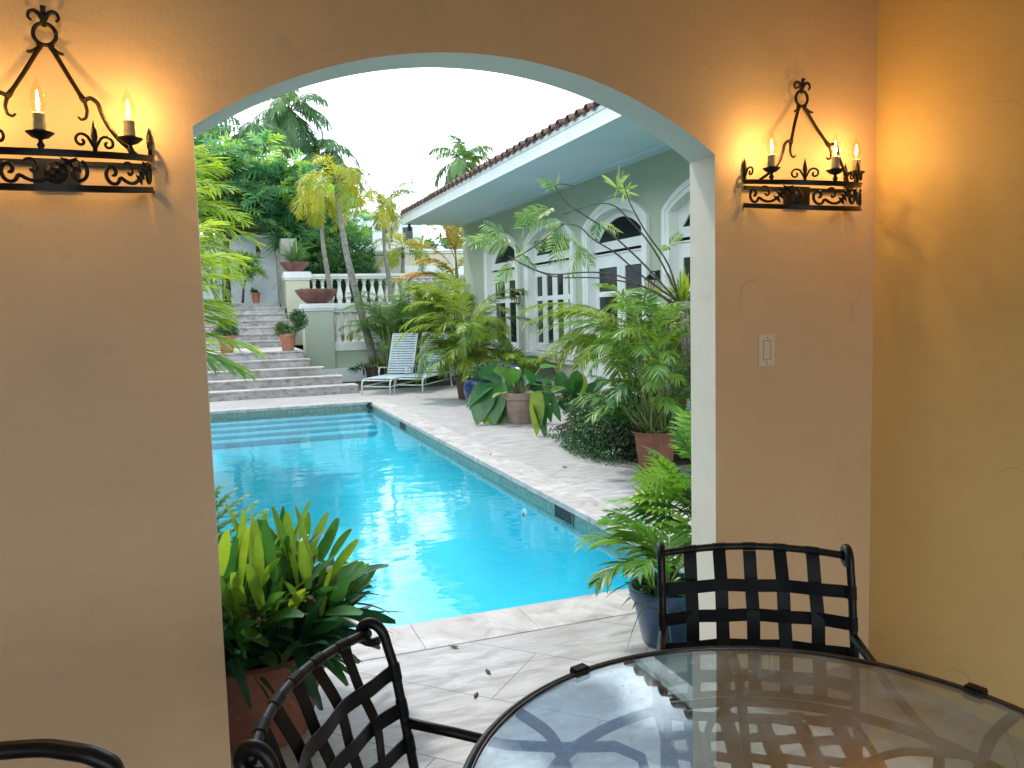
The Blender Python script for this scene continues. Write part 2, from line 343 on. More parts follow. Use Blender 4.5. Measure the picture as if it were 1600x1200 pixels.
def m_water():
    m, N, out, nt = newmat('pool_water')
    g = N('ShaderNodeTexCoord').outputs['Object']
    mp_ = N('ShaderNodeMapping', {0: g}); mp_.inputs['Scale'].default_value = (1, 1.6, 1)
    h = N('ShaderNodeMath', {0: N('ShaderNodeMath', {0: noise(N, 1.6, 2, .5, mp_.outputs[0], .3), 1: 1.4}, operation='MULTIPLY').outputs[0], 1: N('ShaderNodeMath', {0: noise(N, 9, 3, .5, mp_.outputs[0], .5), 1: .13}, operation='MULTIPLY').outputs[0]}, operation='ADD').outputs[0]
    b = N('ShaderNodeBump', {'Strength': .11, 'Distance': .045, 'Height': h})
    bf = N('ShaderNodeNewGeometry').outputs['Backfacing']; fr = N('ShaderNodeFresnel', {'IOR': N('ShaderNodeMapRange', {0: bf, 3: 1.33, 4: 1 / 1.33}).outputs[0], 'Normal': b.outputs[0]})
    t = N('ShaderNodeBsdfTransparent', {0: (.72, .965, 1.0, 1)})
    gl = N('ShaderNodeBsdfGlossy', {'Color': (1, 1, 1, 1), 'Roughness': .01, 'Normal': b.outputs[0]})
    out(N('ShaderNodeMixShader', {0: fr.outputs[0], 1: t.outputs[0], 2: gl.outputs[0]}).outputs[0]); return m
MAT['water'] = m_water()
def m_glass(name, tintc, dust=0.0, ior=1.5, rough=0.0):
    m, N, out, nt = newmat(name)
    bf = N('ShaderNodeNewGeometry').outputs['Backfacing']; fr = N('ShaderNodeFresnel', {'IOR': N('ShaderNodeMapRange', {0: bf, 3: ior, 4: 1 / ior}).outputs[0]})
    t = N('ShaderNodeBsdfTransparent', {0: c4(tintc)}); gl = N('ShaderNodeBsdfGlossy', {'Roughness': rough, 'Color': (1, 1, 1, 1)})
    s = N('ShaderNodeMixShader', {0: fr.outputs[0], 1: t.outputs[0], 2: gl.outputs[0]})
    if dust:
        g = N('ShaderNodeTexCoord').outputs['Object']
        f1 = N('ShaderNodeMapRange', {0: noise(N, 7, 8, .7, g, .4), 1: .42, 2: .75, 3: .02, 4: dust}).outputs[0]
        f2 = N('ShaderNodeMapRange', {0: noise(N, 60, 5, .7, g), 1: .60, 2: .72, 4: dust * 1.2}).outputs[0]
        f = N('ShaderNodeMath', {0: f1, 1: f2}, operation='ADD').outputs[0]
        s = N('ShaderNodeMixShader', {0: f, 1: s.outputs[0], 2: N('ShaderNodeBsdfDiffuse', {0: (.55, .60, .61, 1)}).outputs[0]})
    out(s.outputs[0]); return m
MAT['tableglass'] = m_glass('table_glass', (.74, .83, .84), .36, 2.3)
MAT['bulb'] = m_glass('bulb_glass', (1, .93, .78), 0, 1.35)
MAT['pane'] = None
def m_pane():
    m, N, out, nt = newmat('dark_window_pane')
    out(N('ShaderNodeBsdfPrincipled', {'Base Color': (.012, .018, .02, 1), 'Roughness': .04, 'Specular IOR Level': .35,
        'Normal': N('ShaderNodeBump', {'Strength': .05, 'Distance': .02, 'Height': noise(N, 2.5, 2)}).outputs[0]}).outputs[0]); return m
MAT['pane'] = m_pane(); MAT['fanpane'] = paint('dark_fanlight_glass', (.010, .016, .018), (.008, .012, .014), 3, .12, .02, 10, spec=.12)
def m_emit(name, col, st):
    m, N, out, nt = newmat(name); out(N('ShaderNodeEmission', {0: c4(col), 1: st}).outputs[0]); return m
MAT['filament'] = m_emit('glowing_filament', (1, .70, .35), 120)
def m_ground():
    m, N, out, nt = newmat('garden_soil')
    base = ramp(N, noise(N, 2, 7, .65), [(.3, (.03, .045, .02)), (.6, (.07, .09, .035)), (.8, (.10, .085, .05))])
    out(N('ShaderNodeBsdfPrincipled', {'Base Color': base, 'Roughness': .95}).outputs[0]); return m
MAT['ground'] = m_ground()
MAT['patio_floor'] = MAT['trav']

# ------------------------------------------------------------------ ground, deck, pool
PX0, PX1, PY0, PY1, WZ = -.9, 2.6, 3.8, 14.35, -.105
def sheet(name, rects, z, mat):
    b = MB()
    for x0, x1, y0, y1 in rects: b.add([(x0, y0, z), (x1, y0, z), (x1, y1, z), (x0, y1, z)], [(0, 1, 2, 3)])
    return struct(b.build(name, mat))
C = .30
sheet('ground', [(-600, PX0 - 1.0, 2.8, 900), (-600, -3.45, -600, 2.8), (-3.45, PX0 - 1.0, -600, -5), (8.5, 600, -600, 900), (PX0 - 1.0, 8.5, 16.6, 900), (PX0 - 1.0, 8.5, -600, -5)], -.02, MAT['ground'])
sheet('pool_deck', [(-3.45, PX0 - 1.0, -5, 2.8), (PX0 - 1.0, PX0 - C, -5, 16.6), (PX1 + C, 8.5, -5, 16.6), (PX0 - C, PX1 + C, -5, PY0 - C), (PX0 - C, PX1 + C, PY1 + C, 16.6)], 0, MAT['trav'])
b = MB()   # coping stones with joints
def coping(x0, x1, y0, y1, along):
    n = max(1, int(round(((x1 - x0) if along == 'x' else (y1 - y0)) / .61)))
    for i in range(n):
        if along == 'x': a0 = x0 + (x1 - x0) * i / n; a1 = x0 + (x1 - x0) * (i + 1) / n; b.b2(a0 + .0008, a1 - .0008, y0, y1, -.045, .004)
        else: a0 = y0 + (y1 - y0) * i / n; a1 = y0 + (y1 - y0) * (i + 1) / n; b.b2(x0, x1, a0 + .0008, a1 - .0008, -.045, .004)
coping(PX1 - .02, PX1 + C + .01, PY0 - C, PY1 + C, 'y'); coping(PX0 - C - .01, PX0 + .02, PY0 - C, PY1 + C, 'y')
coping(PX0 + .0212, PX1 - .0212, PY0 - C - .01, PY0 + .02, 'x'); coping(PX0 + .0212, PX1 - .0212, PY1 - .02, PY1 + C + .01, 'x')
struct(b.build('pool_coping', MAT['coping'], bevel=.004))
D = -1.0
b = MB(); dd = np.concatenate([[0, .003, .012, .03, .06, .10, .16, .24, .34, .46, .6], np.linspace(.8, PX1 - PX0 - .8, 8), (PX1 - PX0) - np.array([.6, .46, .34, .24, .16, .10, .06, .03, .012, .003, 0])])
yy_ = np.concatenate([[0, .003, .012, .03, .06, .10, .16, .24, .34, .46, .6], np.linspace(.8, PY1 - PY0, 30)])
vs = []
for y in yy_:
    fl = -1.0 + .58 * min(1, max(0, (y - 3.5) / 6.0)) - .02
    for x in dd:
        d_ = min(x, PX1 - PX0 - x, y, 2.0); r_ = min(.62, -.21 - fl)
        z = fl if d_ >= r_ else fl + r_ - sqrt(max(0, r_ * r_ - (r_ - d_) ** 2))
        if d_ < r_: z = min(-.21, z + (-.21 - fl - r_) * (1 - d_ / r_) ** 3)
        vs.append((PX0 + x, PY0 + y, z))
nx_ = len(dd); b.add(vs, [(a_ * nx_ + c_, a_ * nx_ + c_ + 1, (a_ + 1) * nx_ + c_ + 1, (a_ + 1) * nx_ + c_) for a_ in range(len(yy_) - 1) for c_ in range(nx_ - 1)])
struct(b.build('pool_basin', MAT['pool'], smooth=True)); b = MB()
for i, (yy, zz) in enumerate([(PY1 - .30, -.19), (PY1 - .58, -.25), (PY1 - .88, -.31), (PY1 - 1.2, -.37)]): b.b2(PX0 + .001 + .03 * i, PX1 - .001 - .03 * i, yy, PY1 - .001 * (i + 1), -.9, zz)
struct(b.build('pool_steps', MAT['pool'], bevel=.02))
b = MB()
for (x0, y0, x1, y1) in [(PX0, PY0, PX1, PY0), (PX1, PY0, PX1, PY1), (PX1, PY1, PX0, PY1), (PX0, PY1, PX0, PY0)]:
    b.add([(x0, y0, -.045), (x1, y1, -.045), (x1, y1, -.21), (x0, y0, -.21)], [(0, 1, 2, 3)])
struct(b.build('waterline_tiles', MAT['tile']))
b = MB(); b.add([(PX0, PY0, WZ), (PX1, PY0, WZ), (PX1, PY1, WZ), (PX0, PY1, WZ)], [(0, 1, 2, 3)])
struct(b.build('water', MAT['water']))
MAT['black'] = paint('black_void', (.012, .014, .014), (.008, .009, .009), 5, .6, .1)
for (px_, py_), lab in [((892, 797), 'dark skimmer mouth in the tiled pool edge nearest the patio'), ((642, 661), 'small dark skimmer mouth in the pool edge in front of the loungers')]:
    yy = gp(px_, py_, -.07)[1]; e = E('pool_skimmer', (PX1, yy, -.09), lab, 'skimmer', group='skimmer openings in the pool edge')
    b = MB(); b.b2(-.006, .0, -.17, .17, -.06, .045); b.build('opening', MAT['black'], e)
    b = MB(); [b.b2(-.010, -.0062, y0, y1, z0, z1) for y0, y1, z0, z1 in [(-.18, .18, -.068, -.06), (-.18, -.17, -.06, .045), (.17, .18, -.06, .045)]]; b.build('frame', MAT['tile'], e)
    b = MB(); b.b2(-.0115, -.0065, -.165, .165, -.035, -.028); b.build('flap', MAT['darkpot'], e)
e = E('pool_fitting', tuple(gp(580, 632, -.02)), 'small round metal rope eye at the far corner of the pool', 'fitting')
b = MB(); a = np.linspace(0, 2 * pi, 17); b.tube(np.stack([.055 * np.cos(a) - .02, -.02 + 0 * a, .055 * np.sin(a) - .02], 1), .013, 6); b.build('ring', MAT['iron_rust'], e, smooth=True)
b = MB(); b.box((-.02, 0, -.02), (.07, .03, .07)); b.build('plate', MAT['chrome'], e, bevel=.004)
yy = gp(850, 800, -.3)[1]
e = E('pool_inlet', (PX1, yy, -.30), 'round white water inlet under the surface of the pool wall', 'inlet')
b = MB(); n = 20; a = np.linspace(0, 2 * pi, n, endpoint=False); 
for r_, x_ in ((.06, 0), (.05, -.012), (.02, -.012)): pass
b.tube([(0, 0, 0), (-.012, 0, 0), (-.018, 0, 0)], [.06, .055, .03], 20); b.build('flange', MAT['white'], e)
b = MB(); b.tube([(-.018, 0, 0), (-.022, 0, 0)], .018, 14); b.build('nozzle', MAT['black'], e)

# ------------------------------------------------------------------ the patio: arch wall, side wall, ceiling
AX0, AX1, AZ, AT = -.020, 1.816, 2.125, 2.412
acx = (AX0 + AX1) / 2; hw = (AX1 - AX0) / 2; sg = AT - AZ; RA = (hw * hw + sg * sg) / (2 * sg)
def arcz(x): return AT - RA + sqrt(RA * RA - (x - acx) ** 2)
Y0, Y1 = 2.6, 2.77
e = E('arch_wall', (0, 2.6, 0), 'warm tan plaster wall pierced by the wide arched opening', 'wall')
b = MB()
xs = np.linspace(AX0, AX1, 49)
def wallface(b, y, flip, XL, XR, ZT):
    q = lambda a: a[::-1] if flip else a
    b.add([(XL, y, 0), (AX0, y, 0), (AX0, y, ZT), (XL, y, ZT)], [q((0, 1, 2, 3))])
    b.add([(AX1, y, 0), (XR, y, 0), (XR, y, ZT), (AX1, y, ZT)], [q((0, 1, 2, 3))])
    for i in range(48):
        x0, x1 = xs[i], xs[i + 1]; b.add([(x0, y, arcz(x0)), (x1, y, arcz(x1)), (x1, y, ZT), (x0, y, ZT)], [q((0, 1, 2, 3))])
wallface(b, Y0, False, -3.2, 2.6, 3.2)
b.build('inner_face', MAT['wall'], e, off=(0, 2.6, 0))
b = MB(); wallface(b, Y1, True, -3.2, 2.8, 3.2); b.build('outer_face', MAT['cream'], e, off=(0, 2.6, 0))
b = MB()
b.add([(AX0, Y0, 0), (AX0, Y1, 0), (AX0, Y1, AZ), (AX0, Y0, AZ)], [(0, 1, 2, 3)]); b.add([(AX1, Y0, 0), (AX1, Y1, 0), (AX1, Y1, AZ), (AX1, Y0, AZ)], [(3, 2, 1, 0)])
b.build('side_reveal', MAT['reveal'], e, off=(0, 2.6, 0))
b = MB(); vs = []; [vs.extend([(x, Y0, arcz(x)), (x, Y1, arcz(x))]) for x in xs]
b.add(vs, [(2 * i, 2 * i + 1, 2 * i + 3, 2 * i + 2) for i in range(48)]); b.build('arch_reveal', MAT['reveal'], e, off=(0, 2.6, 0), smooth=True)
MAT['sidewall'] = plaster('ochre_plaster', (.80, .57, .24), (.74, .52, .215), (.62, .45, .23), .13)
b = MB(); b.b2(2.6, 2.8, -4.5, 2.768, 0, 3.2)
o = b.build('side_wall', MAT['sidewall'], off=(2.6, 0, 0)); o.location = (2.6, 0, 0); tag(o, 'plain ochre plaster side wall meeting the arch wall at the corner', 'wall')
b = MB(); b.b2(-3.4, 2.9, -4.6, 2.9, 3.203, 3.4); struct(b.build('ceiling', MAT['white']))
b = MB()    # wall behind the viewer with two openings
for x0, x1, z0, z1 in [(-3.2, -2.8, 0, 3.2), (-.5, -.1, 0, 3.2), (2.2, 2.598, 0, 3.2), (-2.798, -.502, 2.95, 3.2), (-.098, 2.198, 2.95, 3.2)]: b.b2(x0, x1, -4.5, -4.3, z0, z1 - .002)
o = b.build('rear_wall', MAT['wall'], off=(0, -4.4, 0)); o.location = (0, -4.4, 0); tag(o, 'tan plaster wall with two wide openings behind the dining table', 'wall')
b = MB(); b.b2(-3.4, -3.2, -4.5, 2.765, 0, 3.198)
o = b.build('left_wall', MAT['wall'], off=(-3.3, 0, 0)); o.location = (-3.3, 0, 0); tag(o, 'plain tan plaster wall closing the far side of the patio', 'wall')

# light switch
p0 = at(1197, 547, 2.6); e = E('light_switch', tuple(p0), 'almond wall switch plate with two small rockers beside the arch', 'light switch')
b = MB(); b.box((0, -.003, 0), (.076, .006, .124)); b.build('plate', MAT['plastic'], e, bevel=.002)
for z in (.024, 0.0, -.024):
    b = MB(); b.prism([(-.0062, z - .0105), (-.0095 if z > -.02 else -.0075, z + .0085), (-.0062, z + .0105)], 0, -.015, .015); b.build('rocker', MAT['plastic'], e)
b = MB(); b.box((-.0175, -.0064, 0), (.0012, .001, .076)); b.box((.0175, -.0064, 0), (.0012, .001, .076)); b.box((0, -.0064, -.038), (.036, .001, .0014)); b.box((0, -.0064, .038), (.036, .001, .0014)); b.build('seam', MAT['darkpot'], e)
for z in (.05, -.05): b = MB(); b.tube([(0, -.006, z), (0, -.0072, z)], .003, 10); b.build('screw', MAT['clay'], e)

# ------------------------------------------------------------------ wall sconces (half-crown candelabra)
def spiral(c, r0, turns, a0, sgn, n=20, tail=0.12):   # points in a 2D plane
    out_ = []
    for i in range(n + 1):
        t = i / n; r = r0 * (1 - t * (1 - tail)); a = a0 + sgn * turns * 2 * pi * t; out_.append((c[0] + r * cos(a), c[1] + r * sin(a)))
    return out_
def make_sconce():
    e = E('wall_sconce', (0, 0, 0), 'x', 'wall lamp')
    RX, RY = .245, .225
    P = lambda th, z, k=1.0: V(RX * k * cos(th), -RY * k * sin(th) - .004, z - .035 * sin(th))
    for z, nm in ((.05, 'upper_band'), (-.035, 'lower_band')):
        b = MB(); th = np.linspace(0, pi, 41); pts = [P(t, z) for t in th]; b.ribbon(pts, V(0, 0, 1), .013, .006)
        b.ribbon([P(t, z + (.008 if z > 0 else -.008)) for t in th], V(0, 0, 1), .006, .014)
        b.build(nm, MAT['iron'], e)
    b = MB(); b.box((0, -.006, .03), (.49, .008, .014)); b.build('wall_bar', MAT['iron'], e)
    b = MB(); b.lathe([(.0, .0), (.030, .0), (.036, .008), (.030, .018), (.015, .024), (0, .026)], n=24)
    for k in range(len(b.v)): q = b.v[k].copy(); b.v[k] = np.stack([q[:, 0], -q[:, 2], q[:, 1]], 1)
    b.box((0, -.010, .0), (.115, .016, .080)); b.build('back_plate', MAT['iron'], e, smooth='auto')
    # scrollwork between the bands
    for s0, s1, sg in [(.02, .33, 1), (.345, .655, 1), (.67, .98, 1)]:
        b = MB(); A = s0 * pi; B_ = s1 * pi; LS = (B_ - A) * .236; q2 = lambda u, z: P(A + (B_ - A) * u / .285, z + .008)
        def smooth(pl, m=60):
            pl = np.array(pl); ts = np.linspace(0, 1, len(pl)); tt = np.linspace(0, 1, m); Q = np.stack([np.interp(tt, ts, pl[:, k]) for k in (0, 1)], 1)
            for _ in range(3): Q[1:-1] = (Q[:-2] + 2 * Q[1:-1] + Q[2:]) / 4
            return [q2(u, z) for u, z in Q]
        sp1 = spiral((.045, -.004), .032, 1.15, pi * .62, 1)[::-1]; sp2 = spiral((.235, -.002), .033, 1.15, pi * 1.25, 1)
        b.tube(smooth(sp1[::-1][:1] + sp1 if False else sp1), .0052, 6)
        b.tube(smooth([(.045, .030), (.075, .022), (.10, .0), (.125, -.022), (.155, -.032), (.19, -.026), (.21, -.005)] + sp2), [.0052] * 60, 6)
        b.tube(smooth(spiral((.17, .004), .028, .8, pi * .2, 1)), .004, 6)
        for (u, z) in [(.07, .022), (.085, .010), (.10, -.003), (.115, -.016)]:
            q = q2(u, z); b.tube([q, q2(u + .022, z + .012)], [.008, .001], 6); b.tube([q, q2(u - .014, z - .016)], [.008, .001], 6)
        b.build('scrollwork', MAT['iron'], e, smooth=True)
    # fleur finials
    for th in (.02, pi / 3, 2 * pi / 3, pi - .02):
        o = P(th, .062); tg = V(-sin(th), -cos(th) * RY / RX, 0); tg = unit(tg); b = MB()
        b.tube([o, o + V(0, 0, .022), o + V(0, 0, .036), o + V(0, 0, .055), o + V(0, 0, .080)], [.006, .005, .009, .007, .0005], 8)
        for sg in (-1, 1):
            pts = [o + V(0, 0, .004)] + [o + tg * sg * u + V(0, 0, z) for u, z in spiral((.033, .022), .0215, 1.15, pi * .93, -1, 18)]
            b.tube(pts, .0040, 6)
        b.build('finial', MAT['iron'], e, smooth=True)
    # candles
    for th in (pi / 6, pi / 2, 5 * pi / 6):
        o = P(th, .06, .95); b = MB()
        b.lathe([(.005, -.012), (.006, .004), (.010, .012), (.006, .02), (.005, .026), (.020, .031), (.032, .042), (.034, .044), (.026, .043), (.014, .04), (.014, .048), (.016, .05), (0, .05)], o, 20)
        c = b.build('drip_pan', MAT['iron'], e, smooth=True)
        b = MB(); b.lathe([(.0145, .048), (.0155, .06), (.0138, .075), (.015, .088), (.0142, .093), (0, .093)], o, 14); b.build('candle', MAT['wax'], e, smooth=True)
        b = MB(); b.lathe([(.008, .093), (.014, .104), (.0185, .122), (.0165, .142), (.009, .160), (.003, .176), (0, .182)], o, 16); gl = b.build('bulb', MAT['bulb'], e, smooth=True)
        b = MB(); b.lathe([(0, .106), (.0024, .112), (.0034, .124), (.0022, .140), (0, .150)], o, 10); b.build('filament', MAT['filament'], gl, smooth=True)
    # hanger: two forged arms to the ring and top scroll
    b = MB(); a = np.linspace(0, 2 * pi, 25); b.tube(np.stack([.028 * np.cos(a), -.035 + 0 * a, .372 + .029 * np.sin(a)], 1), .0055, 8); b.build('ring', MAT['iron'], e, smooth=True)
    def sm(pl, m=30):
        pl = np.array(pl); ts = np.linspace(0, 1, len(pl)); tt = np.linspace(0, 1, m); Q = np.stack([np.interp(tt, ts, pl[:, k]) for k in (0, 1, 2)], 1)
        for _ in range(2): Q[1:-1] = (Q[:-2] + 2 * Q[1:-1] + Q[2:]) / 4
        return Q
    for sg in (-1, 1):
        b = MB(); en = P(.26 if sg > 0 else pi - .26, .06, .9)
        b.tube(sm([V(sg * .016, -.035, .350), V(sg * .013, -.035, .338), V(sg * .024, -.04, .318), V(sg * .052, -.055, .262), V(sg * .080, -.075, .208), V(sg * .094, -.085, .182)]), np.interp(np.linspace(0, 1, 30), [0, .12, .3, .8, .92, 1], [.006, .009, .0065, .006, .009, .006]), 8)
        b.tube(sm([V(sg * .090, -.084, .188), V(sg * .108, -.09, .196), V(sg * .126, -.09, .182), V(sg * .132, -.09, .155), V(sg * .148, -.09, .118), V(sg * .172, -.085, .085), en]), .006, 8)
        b.tube(sm([V(sg * .092, -.084, .186), V(sg * .098, -.088, .160), V(sg * .094, -.09, .140), V(sg * .082, -.09, .134), V(sg * .074, -.09, .142)]), np.linspace(.0055, .003, 30), 7)
        b.tube([V(sg * .016, -.035, .336), V(sg * .030, -.042, .322), V(sg * .044, -.048, .318)], [.006, .006, .004], 6)
        b.build('arm', MAT['iron_rust'], e, smooth=True)
    b = MB(); b.tube(sm([V(0, -.033, .392), V(0, -.035, .415), V(.0, -.038, .430), V(.002, -.043, .446)]), np.interp(np.linspace(0, 1, 30), [0, .3, .7, 1], [.006, .009, .006, .008]), 8)
    for sg in (-1, 1):
        b.tube(sm([V(0, -.035, .405)] + [V(sg * u, -.037, .415 + z) for u, z in [(.010, .010), (.022, .018), (.034, .014), (.038, .0), (.030, -.009)]]), np.linspace(.007, .0035, 30), 7)
    b.tube([V(0, -.03, .42), V(0, 0, .42)], .004, 6)
    b.build('top_scroll', MAT['iron'], e, smooth=True)
    return e
def sconce_lights(e):
    for th in (pi / 6, pi / 2, 5 * pi / 6):
        l = bpy.data.lights.new('bulb_light', 'POINT'); l.energy = LAMP; l.color = (1, .60, .20); l.shadow_soft_size = .0065
        o = bpy.data.objects.new('bulb_light', l); S.collection.objects.link(o); o.parent = e; o.location = (.245 * .95 * cos(th), -.225 * .95 * sin(th) - .004, .06 + .126 - .035 * sin(th))
LAMP = 2.4
s1 = make_sconce(); s2 = copy_tree(s1)
s1.location = (-.385, 2.6, 1.972); s2.location = (2.19, 2.6, 1.975)
tag(s1, 'black iron half crown candle sconce beside the leafy side of the arch', 'wall lamp', 'iron candle sconces on the arch wall')
tag(s2, 'black iron half crown candle sconce above the light switch near the corner', 'wall lamp', 'iron candle sconces on the arch wall')
sconce_lights(s1); sconce_lights(s2)

# ------------------------------------------------------------------ patio table
TX, TY, TZ, TR = .89, 1.02, .735, .584
e = E('patio_table', (TX, TY, 0), 'round glass topped patio table with black iron rim', 'table', rz=0)
def smooth3(pl, m=40):
    pl = np.array(pl, float); ts = np.linspace(0, 1, len(pl)); tt = np.linspace(0, 1, m); Q = np.stack([np.interp(tt, ts, pl[:, k]) for k in (0, 1, 2)], 1)
    for _ in range(6): Q[1:-1] = (Q[:-2] + 2 * Q[1:-1] + Q[2:]) / 4
    return Q
b = MB(); n = 96; b.lathe([(0, .729), (TR - .012, .729), (TR - .006, .732), (TR - .012, .735), (0, .735)], n=n); b.build('glass_top', MAT['tableglass'], e)
b = MB(); a = np.linspace(0, 2 * pi, 97); b.tube(np.stack([TR * np.cos(a), TR * np.sin(a), .727 + 0 * a], 1), .0095, 10, cap=False)
rim = b.build('rim', MAT['iron'], e, smooth=True)
b = MB(); b.tube(np.stack([(TR - .012) * np.cos(a), (TR - .012) * np.sin(a), .7365 + 0 * a], 1), .0028, 6, cap=False); b.build('edge_trim', MAT['chrome'], e, smooth=True)
for px_, py_ in [(905, 1047), (1525, 1079)]:
    q = gp(px_, py_, .735); an = math.atan2(q[1] - TY, q[0] - TX)
    for k in (0, 3):
        aa = an + k * pi / 3 * (1 if k == 0 else 1); b = MB(); b.box((TR * cos(aa), TR * sin(aa), .728), (.026, .038, .024), aa)
        for j in range(-3, 4): b.box((TR * cos(aa) - j * .0054 * sin(aa), TR * sin(aa) + j * .0054 * cos(aa), .7425), (.024, .0026, .004), aa)
        b.build('clip', MAT['iron'], e)
b = MB(); b.tube(np.stack([.47 * np.cos(a), .47 * np.sin(a), .655 + 0 * a], 1), .011, 8, cap=False); b.build('under_ring', MAT['iron'], e, smooth=True)
for k in range(6):
    aa = radians(6) + k * pi / 3; u = V(cos(aa), sin(aa), 0); z = V(0, 0, 1)
    b = MB(); b.tube(smooth3([u * .575 + z * .722, u * .50 + z * .70, u * .47 + z * .655, u * .40 + z * .5, u * .30 + z * .3, u * .34 + z * .12, u * .44 + z * .015]), .0115, 8)
    b.build('leg', MAT['iron'], e, smooth=True)
    b = MB(); w_ = V(-sin(aa), cos(aa), 0)
    b.tube(smooth3([u * .47 + z * .655 + w_ * .02, u * .36 + z * .66 + w_ * .10, u * .24 + z * .64 + w_ * .12, u * .14 + z * .60 + w_ * .07, u * .10 + z * .56, u * .15 + z * .54 - w_ * .04, u * .2 + z * .56 - w_ * .02]), .008, 8)
    b.build('scroll_brace', MAT['iron'], e, smooth=True)
b = MB(); b.lathe([(.028, .50), (.04, .52), (.04, .60), (.028, .62), (0, .62)], n=20); b.build('hub', MAT['iron'], e, smooth=True)

# ------------------------------------------------------------------ patio chairs
def make_chair():
    e = E('patio_chair', (0, 0, 0), 'x', 'chair'); HW = .255
    def yb(x, z): return -.235 - .05 * (1 - (x / HW) ** 2) - (z - .42) * .16
    ZT = .85; RB = .045
    def yr_(x, z): return yb(x, z) - RB * max(0, (z - .62) / .23) ** 2
    def sm(pl, m=40):
        pl = np.array(pl, float); ts = np.linspace(0, 1, len(pl)); tt = np.linspace(0, 1, m); Q = np.stack([np.interp(tt, ts, pl[:, k]) for k in (0, 1, 2)], 1)
        for _ in range(3): Q[1:-1] = (Q[:-2] + 2 * Q[1:-1] + Q[2:]) / 4
        return Q
    b = MB(); xs_ = np.linspace(-HW, HW, 25); b.tube([(x, yr_(x, ZT), ZT + .010 * (1 - (x / HW) ** 2)) for x in xs_], .0105, 12); b.build('top_rail', MAT['iron'], e, smooth=True)
    b = MB(); b.tube([(x, yb(x, .47), .47) for x in xs_], .0095, 8); b.build('lower_rail', MAT['iron'], e, smooth=True)
    for sg in (-1, 1):
        b = MB(); x = sg * HW; y8 = yb(HW, .85)
        pts = [(x * 1.04, yb(HW, .0) - .01, .0), (x * 1.02, yb(HW, .2), .2), (x, yb(HW, .42), .42), (x, yb(HW, .52), .52), (x, yb(HW, .62), .62), (x, yb(HW, .70), .70), (x, yb(HW, .78), .78), (x, y8 - .002, .82), (x, y8 - .008, .848), (x, y8 - .022, .868), (x, y8 - .042, .875), (x, y8 - .060, .867), (x, y8 - .066, .848), (x, y8 - .056, .832), (x, y8 - .038, .828), (x, y8 - .022, .834)]
        b.tube(sm(pts, 60), np.interp(np.linspace(0, 1, 60), [0, .5, .65, 1], [.011, .011, .0125, .0095]), 12); b.build('leg', MAT['iron'], e, smooth=True)
        b = MB(); pts = [(x, yb(HW, .65), .65), (x * 1.06, -.16, .625), (x * 1.12, -.05, .598), (x * 1.14, .08, .60), (x * 1.12, .19, .615), (x * 1.08, .245, .60), (x * 1.03, .262, .55), (x, .255, .44), (x, .26, .2), (x * 1.02, .275, .0)]
        b.tube(pts, .0115, 10); b.build('arm', MAT['iron'], e, smooth=True)
    b = MB(); HS = .245
    b.tube([(-HS, -.235, .43), (HS, -.235, .43), (HS + .005, .25, .445), (-HS - .005, .25, .445), (-HS, -.235, .43)], .011, 8, cap=False); b.build('seat_frame', MAT['iron'], e)
    # back straps
    nv = 5; vx = [(-HW + (2 * HW) * (i + 1) / (nv + 1)) for i in range(nv)]; hz = [ZT - .085 - .082 * k for k in range(4)]
    for i, x in enumerate(vx):
        b = MB(); zz = np.linspace(ZT - .002, .475, 36); pts = [(x, yr_(x, z) + .0038 * cos(pi * (ZT - .003 - z) / .082 + i * pi), z) for z in zz]
        b.ribbon(pts, V(1, 0, 0), .036, .0028)
        b.tube([(xx, yr_(xx, ZT), ZT + .010 * (1 - (xx / HW) ** 2)) for xx in (x - .018, x, x + .018)], .0122, 12); b.build('back_strap', MAT['strap'], e)
    for k, z in enumerate(hz):
        b = MB(); pts = [(x, yb(x, z) - .0038 * cos(pi * (x + HW) / .085 + k * pi) * (abs(x) < .24), z) for x in np.linspace(-HW, HW, 31)]
        b.ribbon(pts, V(0, .0, 1), .036, .0028)
        for sg in (-1, 1): b.tube([(sg * HW, yb(HW, z - .018), z - .018), (sg * HW, yb(HW, z + .018), z + .018)], .0128, 12)
        b.build('back_strap', MAT['strap'], e)
    for k in range(5):
        b = MB(); y = -.19 + k * .095; b.ribbon([(x, y, .447 + (.004 if (i + k) % 2 else -.002)) for i, x in enumerate(np.linspace(-HS, HS, 12))], V(0, 1, 0), .04, .003); b.build('seat_strap', MAT['strap'], e)
    for k in range(5):
        b = MB(); x = -.19 + k * .095; b.ribbon([(x, y, .443 + (.004 if (i + k) % 2 else -.002)) for i, y in enumerate(np.linspace(-.235, .25, 12))], V(1, 0, 0), .04, .003); b.build('seat_strap', MAT['strap'], e)
    return e
def place_chair(ch, a_, b_, dy=.0):       # a_, b_: world ends of the top rail (left, right seen from the seat's front)
    a_ = V(*a_[:2], 0); b_ = V(*b_[:2], 0); d = unit(b_ - a_); rz = math.atan2(d[1], d[0]); m = (a_ + b_) / 2
    yr = -.235 - (.85 - .42) * .16 - dy; ch.rotation_euler = (0, 0, rz); ch.location = (m[0] + sin(rz) * yr, m[1] - cos(rz) * yr, 0)
